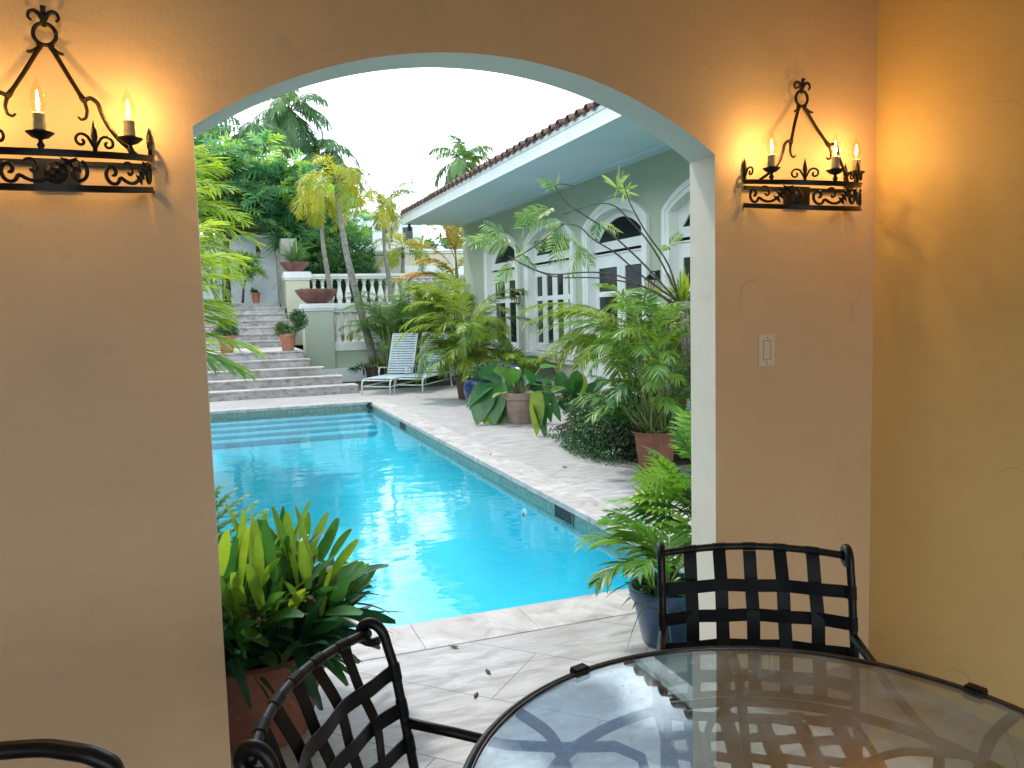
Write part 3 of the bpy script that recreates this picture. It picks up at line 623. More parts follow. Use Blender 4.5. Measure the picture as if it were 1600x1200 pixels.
def make_round_chair():
    e = E('patio_chair', (0, 0, 0), 'x', 'chair'); HW = .27
    def sm(pl, m=60):
        pl = np.array(pl, float); ts = np.linspace(0, 1, len(pl)); tt = np.linspace(0, 1, m); Q = np.stack([np.interp(tt, ts, pl[:, k]) for k in (0, 1, 2)], 1)
        for _ in range(3): Q[1:-1] = (Q[:-2] + 2 * Q[1:-1] + Q[2:]) / 4
        return Q
    pts = [(-HW, -.23, 0), (-HW, -.23, .42), (-HW, -.27, .62), (-HW, -.295, .76), (-HW + .012, -.30, .815), (-HW + .05, -.305, .838), (-.15, -.325, .850), (0, -.335, .856), (.15, -.325, .850), (HW - .05, -.305, .838), (HW - .012, -.30, .815), (HW, -.295, .76), (HW, -.27, .62), (HW, -.23, .42), (HW, -.23, 0)]
    b = MB(); b.tube(sm(pts, 120), .0145, 12, flat=1.2); b.build('back_frame', MAT['iron'], e, smooth=True)
    for z in (.74, .64, .54): b = MB(); b.ribbon([(x, -.285 - .035 * (1 - (x / HW) ** 2) + (.76 - z) * .15, z) for x in np.linspace(-HW, HW, 21)], V(0, 0, 1), .05, .003); b.build('back_strap', MAT['strap'], e)
    for sg in (-1, 1): b = MB(); b.tube(sm([(sg * HW, -.27, .64), (sg * .29, -.1, .62), (sg * .30, .1, .62), (sg * .29, .22, .60), (sg * .275, .25, .5), (sg * .27, .25, 0)]), .012, 10); b.build('arm', MAT['iron'], e, smooth=True)
    b = MB(); b.tube([(-.26, -.23, .43), (.26, -.23, .43), (.26, .25, .44), (-.26, .25, .44), (-.26, -.23, .43)], .011, 8, cap=False); b.build('seat_frame', MAT['iron'], e)
    for k in range(6): b = MB(); y = -.19 + k * .08; b.ribbon([(-.26, y, .445), (0, y, .44), (.26, y, .445)], V(0, 1, 0), .05, .003); b.build('seat_strap', MAT['strap'], e)
    return e
ch1 = make_chair(); ch2 = copy_tree(ch1); ch3 = make_round_chair()
place_chair(ch1, (1.615, 1.690), (1.158, 1.928), .03); place_chair(ch2, (.288, 1.716), (.020, 1.282), .045); place_chair(ch3, (-.200, 1.430), (-.70, 1.485))
G = 'black strap chairs round the patio'
tag(ch1, 'black strap lattice chair pushed to the table before the switch wall', 'chair', G)
tag(ch2, 'black strap lattice chair with curled top in front of the big plant pot', 'chair', G)
tag(ch3, 'black chair with smooth rounded back frame peeking up by the left wall', 'chair')

# ------------------------------------------------------------------ the house
HX, HY1, HY0, HZ = 5.6, 17.98, 2.9, 3.6
e = E('pool_house', (HX, 10.5, 0), 'sage green pool house with white arched doors and red tiled roof', 'house')
OFF = (HX, 10.5, 0)
def seg(c, hw, z0, z1, n=25):      # segmental arch samples (y, z)
    s = z1 - z0; r = (hw * hw + s * s) / (2 * s); ys = np.linspace(-hw, hw, n); return [(c + y, z1 - r + sqrt(r * r - y * y)) for y in ys]
OPEN = [(15.35, 1.00, 0.02, 'door'), (12.93, 1.08, .72, 'window'), (10.50, 1.00, 0.02, 'door'), (8.12, 1.00, 0.02, 'door'), (5.5, 1.08, .72, 'window')]
SPR, APX = 2.82, 3.16
CW = .16                            # casing width
wb = MB(); edges = sorted([(c - h + CW * .5, c + h - CW * .5, z0, c, h) for c, h, z0, k in OPEN])
yprev = HY0
def quad(b, pts): b.add(pts, [tuple(range(len(pts)))])
for (a_, b_, z0, c, h) in edges:
    quad(wb, [(HX, yprev, 0), (HX, yprev, HZ), (HX, a_, HZ), (HX, a_, 0)]); yprev = b_
    if z0 > .1: quad(wb, [(HX, a_, 0), (HX, a_, z0), (HX, b_, z0), (HX, b_, 0)])
    sp = seg(c, (b_ - a_) / 2, SPR - .05, APX - .08)
    for (y0, zz0), (y1, zz1) in zip(sp[:-1], sp[1:]): quad(wb, [(HX, y0, zz0), (HX, y0, HZ), (HX, y1, HZ), (HX, y1, zz1)])
quad(wb, [(HX, yprev, 0), (HX, yprev, HZ), (HX, HY1, HZ), (HX, HY1, 0)])
quad(wb, [(HX, HY1, 0), (HX, HY1, HZ), (13, HY1, HZ), (13, HY1, 0)]); quad(wb, [(HX, HY0, 0), (13, HY0, 0), (13, HY0, HZ), (HX, HY0, HZ)])
wb.build('wall', MAT['sage'], e, off=OFF)
b = MB(); seg_y = [HY0] + [v for (a_, b_, z0, c, h) in edges if z0 < .1 for v in (a_ - .08, b_ + .08)] + [HY1 + .03]
for y0, y1 in zip(seg_y[::2], seg_y[1::2]): b.b2(HX - .035, HX + .01, y0, y1, 0, .33)
b.b2(HX - .035, 13, HY1 + .002, HY1 + .035, 0, .329)
b.build('plinth', MAT['white'], e, off=OFF, bevel=.006)
def opening(c, hw, z0, kind):
    e0 = MB(); o_ = e0
    # casing: band following the arch, proud of the wall
    outer = [(c - hw, z0)] + seg(c, hw, SPR, APX) + [(c + hw, z0)]; inner = [(c - hw + CW, z0)] + seg(c, hw - CW, SPR - .03, APX - .15) + [(c + hw - CW, z0)]
    m = len(outer); vs = []
    for (x, pp) in ((HX - .045, outer), (HX - .045, inner), (HX + .14, inner), (HX + .02, outer)): vs += [(x, y, z) for y, z in pp]
    fs = []
    for r0 in (0, 1): fs += [(r0 * m + i, r0 * m + i + 1, (r0 + 1) * m + i + 1, (r0 + 1) * m + i) for i in range(m - 1)]
    fs += [(i, 3 * m + i, 3 * m + i + 1, i + 1) for i in range(m - 1)]
    e0.add(vs, fs)
    # inner stepped bead
    i1 = [(c - hw + CW * .52, z0)] + seg(c, hw - CW * .52, SPR - .015, APX - .078) + [(c + hw - CW * .52, z0)]
    vs = [(HX - .060, y, z) for y, z in outer] + [(HX - .060, y, z) for y, z in i1] + [(HX - .0452, y, z) for y, z in outer] + [(HX - .0452, y, z) for y, z in i1]
    fs = [(i, i + 1, m + i + 1, m + i) for i in range(m - 1)] + [(i, 2 * m + i, 2 * m + i + 1, i + 1) for i in range(m - 1)] + [(m + i, m + i + 1, 3 * m + i + 1, 3 * m + i) for i in range(m - 1)]
    e0.add(vs, fs)
    fr = e0.build('door_frame' if kind == 'door' else 'window', MAT['white'], e, off=OFF)
    iw = hw - CW; XR = HX + .09      # plane of the joinery
    # fanlight: board with a segmental glass
    b = MB(); gz0, gz1, gw = 2.575, 2.905, iw - .13
    sp = seg(c, iw, SPR - .03, APX - .15, 31); gl = seg(c, gw, gz0 + .02, gz1, 31)
    for k in range(30):
        quad(b, [(XR, gl[k][0], gl[k][1]), (XR, sp[k][0], sp[k][1]), (XR, sp[k + 1][0], sp[k + 1][1]), (XR, gl[k + 1][0], gl[k + 1][1])])
        quad(b, [(XR, gl[k][0], gl[k][1]), (XR, gl[k + 1][0], gl[k + 1][1]), (XR + .03, gl[k + 1][0], gl[k + 1][1]), (XR + .03, gl[k][0], gl[k][1])])
    quad(b, [(XR, c - iw, 2.46), (XR, c - iw, SPR - .03), (XR, c - gw, gz0 + .02), (XR, c - gw, gz0)]); quad(b, [(XR, c - iw, 2.46), (XR, c - gw, gz0), (XR, c + gw, gz0), (XR, c + iw, 2.46)]); quad(b, [(XR, c + iw, 2.46), (XR, c + gw, gz0), (XR, c + gw, gz0 + .02), (XR, c + iw, SPR - .03)])
    b.b2(XR - .03, XR - .001, c - iw + .001, c + iw - .001, 2.44, 2.475); b.b2(XR - .018, XR - .001, c - iw + .001, c + iw - .001, 2.38, 2.40)
    b.build('fanlight', MAT['white'], fr, off=OFF)
    b = MB(); b.b2(XR + .02, XR + .024, c - gw - .01, c + gw + .01, gz0 - .01, gz1 + .02); b.build('pane', MAT['fanpane'], fr, off=OFF)
    nl = 2 if kind == 'door' else 4; lw = 2 * iw / nl; zb = z0 + (.0 if kind == 'door' else .11)
    for j in range(nl):
        y0 = c - iw + j * lw + .004; y1 = y0 + lw - .008; b = MB(); st = .115 if kind == 'door' else .095
        pz = [(1.83, 2.19), (.98 if kind == 'window' else .95, 1.75)]
        b.b2(XR, XR + .04, y0, y0 + st, zb, 2.378); b.b2(XR, XR + .04, y1 - st, y1, zb, 2.378)
        b.b2(XR + .0015, XR + .0385, y0 + st, y1 - st, 2.19, 2.377); b.b2(XR + .0015, XR + .0385, y0 + st, y1 - st, 1.75, 1.83); b.b2(XR + .0015, XR + .0385, y0 + st, y1 - st, zb + .001, pz[1][0])
        if kind == 'door': b.b2(XR - .006, XR + .001, y0 + st + .04, y1 - st - .04, .25, .85)
        b.build('door_leaf' if kind == 'door' else 'sash', MAT['white'], fr, off=OFF)
        b = MB()
        for a0, a1 in pz: b.b2(XR + .018, XR + .022, y0 + st - .005, y1 - st + .005, a0 - .005, a1 + .005)
        b.build('pane', MAT['pane'], fr, off=OFF)
        for hz_ in (2.2, 1.3):
            pass
    if kind == 'door':
        b = MB(); b.tube([(XR - .01, c + .06, 1.02), (XR - .05, c + .06, 1.02), (XR - .05, c + .16, 1.02)], .009, 8); b.build('handle', MAT['chrome'], fr, off=OFF, smooth=True)
    else:
        b = MB(); b.b2(HX - .13, HX + .088, c - hw - .10, c + hw + .10, z0 + .02, z0 + .10); b.b2(HX - .09, HX + .01, c - hw - .06, c + hw + .06, z0 - .06, z0 + .018); b.build('sill', MAT['white'], fr, off=OFF, bevel=.008)
for c, hw_, z0, k in OPEN: opening(c, hw_, z0, k)
# dim interior backing so nothing shows through the leaves
b = MB(); b.b2(HX + .16, HX + .20, HY0 + .05, HY1 - .05, .0, 3.5); b.build('inner_lining', MAT['black'], e, off=OFF)
# roof: soffit, fascia, sloping slab, barrel tiles
EX, RY1, RY0 = 4.19, 18.0, 2.95
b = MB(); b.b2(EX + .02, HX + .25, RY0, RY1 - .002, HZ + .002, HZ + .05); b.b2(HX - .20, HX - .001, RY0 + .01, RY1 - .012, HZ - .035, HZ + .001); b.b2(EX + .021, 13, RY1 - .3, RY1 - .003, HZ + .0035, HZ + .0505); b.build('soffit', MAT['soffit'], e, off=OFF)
b = MB(); b.b2(EX, EX + .019, RY0, RY1, HZ - .004, HZ + .215); b.b2(EX - .012, EX - .0005, RY0, RY1 + .005, HZ + .165, HZ + .216); b.b2(EX + .02, 13, RY1 - .001, RY1 + .02, HZ - .004, HZ + .215); b.build('fascia', MAT['white'], e, off=OFF)
sl_ = .36
b = MB(); b.prism([(EX + .0, HZ + .218), (9.4, HZ + .218 + sl_ * (9.4 - EX)), (13, HZ + .24), (EX + .05, HZ + .217)], 1, RY0, RY1 - .05)
rf = b.build('roof', MAT['rooftile'], e, off=OFF)
b = MB(); pitch = .255; ny = int((RY1 - RY0) / pitch)
for i in range(ny + 1):
    y = RY0 + .1 + i * pitch
    if y > RY1: break
    for j in range(13):
        x0 = EX - .07 + j * .40; vs = []; jt = random.uniform(-.012, .012)
        for (xx, rr, dz) in ((x0, .072, .030), (x0 + .43, .060, .010)):
            for k in range(9):
                aa = pi * k / 8; vs.append((xx + jt, y + rr * cos(aa), HZ + .225 + sl_ * (xx - EX) + dz + rr * .95 * sin(aa)))
        vs2 = [(v[0], y + (v[1] - y) * .82, v[2] - .014 * (1)) for v in vs[:9]]
        b.add(vs + vs2, [(k, k + 1, 10 + k, 9 + k) for k in range(8)] + [(k + 1, k, 18 + k, 19 + k) for k in range(8)])
b.build('barrel_tiles', MAT['rooftile'], rf, off=OFF, smooth=False)
b = MB()      # pan tiles between
for i in range(ny):
    y = RY0 + .1 + (i + .5) * pitch
    vs = []
    for xx in (EX - .05, 9.3):
        for k in range(5): aa = pi + pi * k / 4; vs.append((xx, y + .07 * cos(aa), HZ + .25 + sl_ * (xx - EX) + .04 * sin(aa)))
    b.add(vs, [(k, k + 1, 6 + k, 5 + k) for k in range(4)])
b.build('pan_tiles', MAT['rooftile'], rf, off=OFF)
# wall lanterns
def lantern(x, y, z, side, lab, grp=None, s=1.0, rz=0.0):
    e = E('wall_lantern', (x, y, z), lab, 'lantern', rz, grp)
    b = MB(); b.box((-.012, 0, 0), (.022, .09 * s, .13 * s)); b.tube([(-.02, 0, .02), (-.07 * s, 0, .055 * s), (-.12 * s, 0, .05 * s), (-.13 * s, 0, .01 * s)], .009 * s, 7); b.build('bracket', MAT['iron'], e)
    b = MB(); x0 = -.13 * s
    b.lathe([(.012, .01), (.03, -.0), (.075, -.05), (.078, -.06), (.0, -.06)], (x0, 0, 0), 8); b.build('cap', MAT['iron'], e)
    b = MB()
    for a in (0, 1, 2, 3): aa = pi / 4 + a * pi / 2; b.tube([(x0 + .068 * cos(aa), .068 * sin(aa), -.06), (x0 + .05 * cos(aa), .05 * sin(aa), -.21)], .005, 5)
    b.lathe([(0, -.21), (.055, -.21), (.05, -.225), (.012, -.235), (0, -.25)], (x0, 0, 0), 8); b.build('cage', MAT['iron'], e)
    b = MB(); b.lathe([(.060, -.063), (.046, -.208)], (x0, 0, 0), 8); b.build('glass', MAT['bulb'], e)
    return e
lantern(HX - .0, 14.20, 1.93, -1, 'black iron lantern on the sage wall between the far door and shuttered window', 'wall lanterns')
lantern(HX - .0, 9.30, 1.99, -1, 'black iron lantern on the sage wall beside the nearest tall door', 'wall lanterns')
# little camera / floodlight under the far eave corner
e = E('eave_spotlight', (EX + .12, RY1 - .12, HZ), 'tiny dark spotlight under the far corner of the eave', 'spotlight')
b = MB(); b.tube([(0, 0, 0), (0, 0, -.05)], .03, 10); b.build('mount', MAT['iron'], e)
b = MB(); b.tube([(0, 0, -.05), (0, 0, -.07), (0, -.03, -.14)], [.03, .05, .045], 12); b.build('head', MAT['iron'], e, smooth='auto')

# ------------------------------------------------------------------ stone steps and terraces
def steps(name, items):
    b = MB()
    for (x0, x1, y0, y1, z0, z1) in items:
        b.b2(x0, x1, y0 + .03, y1, z0, z1 - .035); b.b2(x0, x1 + .015, y0, y1 + .0, z1 - .034, z1)
    return struct(b.build(name, MAT['steps'], bevel=.005))
r = .168; SY = [16.15, 16.62, 17.05, 17.45, 17.85]; SX = [2.71, 2.48, 2.17, 1.93, 1.85]
steps('stone_steps', [(-3.4, SX[i] - .001 * i, SY[i], SY[i + 1] + .04 if i < 4 else 20.55, r * i - .02, r * (i + 1)) for i in range(5)])
UY = [20.5, 20.92, 21.34, 21.76, 22.18, 22.6]; z5 = 5 * r
steps('upper_stone_steps', [(-3.4, 1.90, UY[i], UY[i + 1] + .04 if i < 5 else 24.995, z5 + r * i - .02, z5 + r * (i + 1)) for i in range(6)])
b = MB(); b.b2(-4, 1.9, 24.2, 24.99, 1.6, 2.0); struct(b.build('planting_ledge', MAT['steps'], bevel=.01))
b = MB(); b.b2(2.75, 12, 19.36, 22.6, -.01, .80); struct(b.build('middle_terrace', MAT['ground']))
b = MB(); b.b2(2.0, 16, 22.93, 60, -.01, 1.80); b.b2(-20, 1.99, 25.3, 60, -.01, 2.6); struct(b.build('upper_terrace', MAT['ground']))
b = MB(); b.b2(-30, -1.92, 2.8, 16.1, -.02, .05); struct(b.build('side_garden', MAT['ground']))

def balustrade(name, lab, Yp, X0, X1, pierx, ztop, zrailb, zbot0, zbot1, zbase, sp, cap):
    e = E(name, (X0, Yp, zbase), lab, 'balustrade'); off = (X0, Yp, zbase)
    b = MB(); b.b2(pierx[0], pierx[1], Yp - .12, Yp + .42, zbase, ztop - .17); b.build('pier', MAT['cream'] if zbase > .5 else MAT['sage'], e, off=off, bevel=.006)
    b = MB(); b.b2(pierx[0] - .03, pierx[1] + .03, Yp - .15, Yp + .45, ztop - .169, ztop - .12); b.b2(pierx[0] - .055, pierx[1] + .055, Yp - .175, Yp + .475, ztop - .119, ztop - .04 + cap); b.b2(pierx[0] - .04, pierx[1] + .04, Yp - .16, Yp + .46, ztop - .039 + cap, ztop + cap); b.build('pier_cap', MAT['white'], e, off=off, bevel=.008)
    b = MB(); b.b2(pierx[1] + .001, X1, Yp + .0, Yp + .30, zrailb, zrailb + .06); b.b2(pierx[1] + .056, X1, Yp - .03, Yp + .33, zrailb + .061, ztop - .03); b.b2(pierx[1] + .056, X1, Yp - .01, Yp + .31, ztop - .029, ztop); b.build('top_rail', MAT['white'], e, off=off, bevel=.008)
    b = MB(); b.b2(pierx[1] + .001, X1, Yp - .02, Yp + .30, zbot0, zbot1); b.build('bottom_rail', MAT['white'], e, off=off, bevel=.006)
    b = MB(); b.b2(pierx[1] + .001, X1, Yp + .02, Yp + .28, zbase, zbot0 - .001); b.build('base_wall', MAT['sage'] if zbase < .5 else MAT['cream'], e, off=off)
    if zbase < .5: b = MB(); b.b2(pierx[0] + .1, X1, Yp - .14, Yp + .018, zbase, .33); b.build('plinth', MAT['white'], e, off=off, bevel=.006)
    h = zrailb - zbot1; prof = [(.5, 0), (.5, .06), (.36, .07), (.30, .10), (.42, .14), (.30, .18), (.40, .24), (.50, .34), (.46, .44), (.34, .58), (.24, .72), (.22, .80), (.34, .85), (.24, .88), (.30, .92), (.46, .94), (.46, 1.0)]
    n = int((X1 - pierx[1]) / sp)
    for i in range(n):
        x = pierx[1] + sp * (i + .62); b = MB(); b.lathe([(p * sp * .80, z * h) for p, z in prof], (x - X0, .15, zbot1 - zbase), 14); b.build('baluster', MAT['white'], e, smooth='auto')
balustrade('lower_balustrade', 'white baluster wall with sage pier right behind the two loungers', 19.2, 2.0, 5.62, (2.03, 2.70), 1.87, 1.66, .74, .94, 0, .205, .0)
balustrade('upper_balustrade', 'white baluster wall on the higher terrace in front of the hedge', 22.62, 1.93, 7.2, (1.95, 2.58), 2.74, 2.60, 1.70, 1.86, .8, .232, .06)

# walls behind
o = MB(); o.b2(-5, 1.92, 25.0, 25.28, 1.6, 3.93); o.b2(-5, 1.97, 24.95, 25.33, 3.931, 4.02)
o = o.build('garden_wall', MAT['whitewall'], off=(0, 25.1, 1.6)); o.location = (0, 25.1, 1.6); tag(o, 'weathered white garden wall at the top of the steps', 'wall')
o = MB(); o.b2(1.93, 2.35, 23.1, 25.3, 1.6, 3.75)
o = o.build('stained_wall_end', paint('stained_wall', (.46, .46, .40), (.30, .31, .27), 1.6, .85, .3, 30, spots=(.22, .22, .18)), off=(2.1, 24, 1.6)); o.location = (2.1, 24, 1.6); tag(o, 'stained grey wall end between white wall and upper pier', 'wall')
lantern(1.41, 25.0, 3.62, -1, 'small dark lantern high on the weathered white garden wall', rz=pi / 2, s=1.1)
# stepped planter building
e = E('terrace_building', (6.5, 26, 1.8), 'pale stepped building with white cornices and angled corner above the palms', 'building'); off = (6.5, 26, 1.8)
def chamfer(b, x, y, z0, z1, g):    # footprint with angled corner
    P_ = [(x - g, y - g), (14, y - g), (14, 34), (x - 3.2 - g, 34), (x - 3.2 - g, y + 3.0 + g * .3)]
    n = len(P_); b.add([(p[0], p[1], z0) for p in P_] + [(p[0], p[1], z1) for p in P_], [tuple(range(n))[::-1], tuple(range(n, 2 * n))] + [(k, (k + 1) % n, n + (k + 1) % n, n + k) for k in range(n)])
BX, BY = 6.05, 26.0
b = MB(); chamfer(b, BX, BY, 1.7, 3.58, 0); b.build('wall', MAT['cream'], e, off=off)
b = MB(); chamfer(b, BX, BY, 3.581, 3.64, .06); chamfer(b, BX, BY, 3.641, 3.72, .10); b.build('cornice', MAT['white'], e, off=off, bevel=.01)
b = MB(); chamfer(b, BX, BY, 2.76, 3.16, .05); chamfer(b, BX, BY, 2.66, 2.71, .05); chamfer(b, BX, BY, 2.60, 2.62, .03); b.build('band', MAT['white'], e, off=off)
b = MB(); b.b2(BX + .0, 14, 29, 33.5, 3.72, 3.95); b.build('roof', MAT['rooftile'], e, off=off)
# far houses on the slope
e = E('hill_house', (12, 62, 0), 'far white house with balcony rail among the treetops', 'house')
b = MB(); b.b2(-4.5, 4, 0, 8, 0, 9.2); b.b2(-6, -1.5, -2, 6, 0, 7.6); b.build('wall', MAT['whitewall'], e)
b = MB(); b.b2(-4.8, 4.3, -.3, 8.3, 9.21, 9.5); b.b2(-6.2, -1.3, -2.2, 6, 7.61, 7.8); b.build('roof', MAT['white'], e)
for i in range(5): b = MB(); b.b2(-4 + i * 1.6, -3.2 + i * 1.6, -.02, .02, 7.2, 8.4); b.build('window', MAT['pane'], e)
b = MB(); [b.b2(-1.4 + i * .3, -1.34 + i * .3, -2.1, -2.04, 7.8, 8.7) for i in range(-15, 1)]; b.b2(-6.1, -1.3, -2.12, -2.02, 8.7, 8.78); b.build('railing', MAT['white'], e)

# ------------------------------------------------------------------ sun loungers
def make_lounger():
    e = E('sun_lounger', (0, 0, 0), 'x', 'sun lounger'); HWD = .30; r_ = .016     # foot end at y=0, head towards +y
    hz, hy = .30, 1.18
    for sg in (-1, 1):
        x = sg * HWD
        b = MB(); b.tube([(x, -.02, .0), (x, -.01, .20), (x, .03, .27), (x, .09, .295), (x, .6, .30), (x, hy, hz), (x, 1.75, .30)], r_, 8); b.build('side_rail', MAT['lounger'], e, smooth=True)
        b = MB(); b.tube([(x, 1.62, .30), (x, 1.68, .0)], r_, 8); b.build('leg', MAT['lounger'], e, smooth=True)
        b = MB(); b.tube([(x, .05, .16), (x, 1.64, .16)], .011, 6); b.build('stretcher', MAT['lounger'], e, smooth=True)
        b = MB(); b.tube([(x, .80, .30), (x, .80, .42), (x, .84, .47), (x, .92, .48), (x, 1.15, .46), (x, 1.24, .44)], .013, 8); b.build('armrest', MAT['lounger'], e, smooth=True)
    b = MB(); b.tube([(-HWD, .02, .16), (HWD, .02, .16)], .012, 6); b.tube([(-HWD, .05, .28), (HWD, .05, .28)], .014, 8); b.build('foot_bar', MAT['lounger'], e, smooth=True)
    b = MB(); n = 18
    for k in range(n): y = .12 + k * (hy - .16) / (n - 1); b.box((0, y, .312), (2 * HWD + .01, .044, .008))
    b.build('seat', MAT['sling'], e)
    an = radians(66); L_ = .92
    for sg in (-1, 1): b = MB(); b.tube([(sg * (HWD - .02), hy, .31), (sg * (HWD - .02), hy + L_ * cos(an), .31 + L_ * sin(an))], r_, 8); b.build('back_frame', MAT['lounger'], e, smooth=True)
    b = MB(); b.tube([(-HWD + .02, hy + L_ * cos(an), .31 + L_ * sin(an)), (HWD - .02, hy + L_ * cos(an), .31 + L_ * sin(an))], r_, 8)
    b.build('head_bar', MAT['lounger'], e, smooth=True)
    b = MB(); n = 16
    for k in range(n):
        t = .05 + k * (L_ - .09) / (n - 1); cy_, cz = hy + t * cos(an) - .006, .31 + t * sin(an)
        b.ribbon([(-HWD + .01, cy_, cz), (0, cy_ - .002, cz), (HWD - .01, cy_, cz)], V(0, cos(an), sin(an)), .038, .006)
    b.build('backrest', MAT['sling'], e)
    b = MB(); b.tube([(0 - .2, hy + .55 * cos(an), .31 + .55 * sin(an)), (-.2, 1.62, .17)], .009, 6); b.tube([(.2, hy + .55 * cos(an), .31 + .55 * sin(an)), (.2, 1.62, .17)], .009, 6); b.build('prop', MAT['lounger'], e)
    return e
lo1 = make_lounger(); lo2 = copy_tree(lo1)
for o, (x, y), lab in ((lo1, (2.96, 15.52), 'slatted white sun lounger next to the stone steps'), (lo2, (3.60, 15.47), 'slatted white sun lounger half covered by yellow palm fronds')):
    o.location = (x, y, 0); o.rotation_euler = (0, 0, -radians(36)); tag(o, lab, 'sun lounger', 'sun loungers by the pool')

# ------------------------------------------------------------------ plants: generators
def nrm(a): return a / np.maximum(np.linalg.norm(a, axis=-1, keepdims=True), 1e-9)
def frond(lf, st, base, az, el0, length, droop, nl=30, ll=.35, lw=.02, ang=60, lift=.1, ldroop=.25, tint=.5, start=.15, r=.008, K=2, N=14, plume=0.0, taper=1.0, curve=0.0):
    """one pinnate palm frond: arching rachis with leaflets on both sides"""
    t = np.linspace(0, 1, N); e_ = el0 - droop * t ** 1.25; a_ = az + curve * t; ds = length / (N - 1)
    d = np.stack([np.cos(e_) * np.sin(a_), np.cos(e_) * np.cos(a_), np.sin(e_)], 1)
    P = np.concatenate([[np.zeros(3)], np.cumsum(d[:-1] * ds, 0)]) + base
    st.tube(P, np.linspace(r, r * .25, N), 5, cap=False, tint=(tint, .2, 0))
    tt = np.linspace(start, .995, nl); idx = tt * (N - 1); i0 = np.minimum(idx.astype(int), N - 2); fr = (idx - i0)[:, None]
    B = P[i0] * (1 - fr) + P[i0 + 1] * fr; T = nrm(d[i0] * (1 - fr) + d[i0 + 1] * fr)
    side = nrm(np.stack([np.cos(a_[i0]), -np.sin(a_[i0]), 0 * tt], 1)); up = np.cross(side, T)
    prof = (np.clip(np.sin(pi * (.12 + .80 * ((tt - start) / (1 - start)) ** .85)), .1, 1) ** .75) * taper
    an = np.radians(ang - 25 * tt)[:, None]
    for sg in (-1, 1):
        jit = rng.normal(0, .09, (nl, 3)); pl = rng.uniform(-1, 1, nl)[:, None] * plume
        D_ = nrm(T * np.cos(an) + side * sg * np.sin(an) + up * (lift + pl) + jit)
        Sd = nrm(np.cross(D_, up * 1.0 + jit * 2)); 
        lf.blades(B, D_, Sd, ll * prof * rng.uniform(.85, 1.1, nl), lw, droop=ldroop * rng.uniform(.6, 1.4, nl), K=K, fold=.10, tint=np.clip(tint + rng.normal(0, .05), 0, 1), prof=lambda s: .35 + .75 * math.sin(pi * min(.999, .12 + .75 * s)) if s < .99 else .05)
def clump_base(n, r): a = rng.uniform(0, 2 * pi, n); q = r * np.sqrt(rng.random(n)); return np.stack([q * np.cos(a), q * np.sin(a), 0 * a], 1), a
def potted(name, loc, lab, pot, potmat, group=None, soilz=None, cat='potted plant'):
    e = E(name, loc, lab, cat, group=group)
    b = MB(); b.lathe(pot, n=40); b.build('pot', potmat, e, smooth='auto')
    if soilz is not None:
        rr = max(p[0] for p in pot) * .88; b = MB(); b.lathe([(0, soilz + .01), (rr * .6, soilz + .012), (rr, soilz)], n=24); b.build('soil', MAT['soil'], e)
    return e
def terra_pot(r, h, k=.68, rim=.1):
    return [(0, 0), (r * k * .9, 0), (r * k, .008), (r * .93, h * (1 - rim * 1.6)), (r * .96, h * (1 - rim * 1.5)), (r * 1.03, h * (1 - rim * 1.4)), (r * 1.04, h * .97), (r * 1.0, h), (r * .90, h), (r * .86, h * .9), (r * .8, h * .8)]
def palm_clump(e, mat, n, h, length, droop=1.5, nl=34, ll=.32, lw=.016, spread=.15, tint=(.2, .8), el=(55, 80), z0=.0, stemh=0.3, az=None, plume=.15, tall=None):
    lf, st = MB(), MB(); B, _ = clump_base(n, spread)
    for i in range(n):
        a = rng.uniform(0, 2 * pi) if az is None else rng.uniform(*az); L_ = length * rng.uniform(.65, 1.1); sh = h * rng.uniform(.4, 1)
        b0 = B[i] + V(0, 0, z0); top = b0 + V(sin(a) * sh * .12, cos(a) * sh * .12, sh)
        st.tube([b0, (b0 + top) / 2 + V(0, 0, .01), top], [.016, .013, .010], 6, tint=(.4, 0, 0))
        frond(lf, st, top, a, radians(rng.uniform(*el)), L_, droop * rng.uniform(.75, 1.15), nl, ll * rng.uniform(.8, 1.1), lw, 58, .12, .30, rng.uniform(*tint), start=.12, r=.007, plume=plume, curve=rng.normal(0, .25))
    lf.build('fronds', mat, e, smooth=True); st.build('stems', MAT['stem'], e, smooth=True)
def strap_clump(e, mat, n, L_, W, spread, z0, el=(25, 85), droop=(.2, .6), K=6, prof=None, name='leaves', tint=None, fold=.22, center=(0, 0), azr=None):
    lf = MB(); B, _ = clump_base(n, spread); B = B + V(center[0], center[1], z0)
    a = rng.uniform(0, 2 * pi, n) if azr is None else rng.uniform(azr[0], azr[1], n); ee = np.radians(rng.uniform(el[0], el[1], n))
    D_ = np.stack([np.cos(ee) * np.sin(a), np.cos(ee) * np.cos(a), np.sin(ee)], 1); Sd = np.stack([np.cos(a), -np.sin(a), rng.normal(0, .25, n)], 1)
    lf.blades(B, D_, Sd, rng.uniform(.65, 1.1, n) * L_, W * rng.uniform(.8, 1.15, n), droop=rng.uniform(droop[0], droop[1], n), K=K, fold=fold, prof=prof, tint=rng.random(n) if tint is None else rng.uniform(tint[0], tint[1], n))
    return lf.build(name, mat, e, smooth=True)
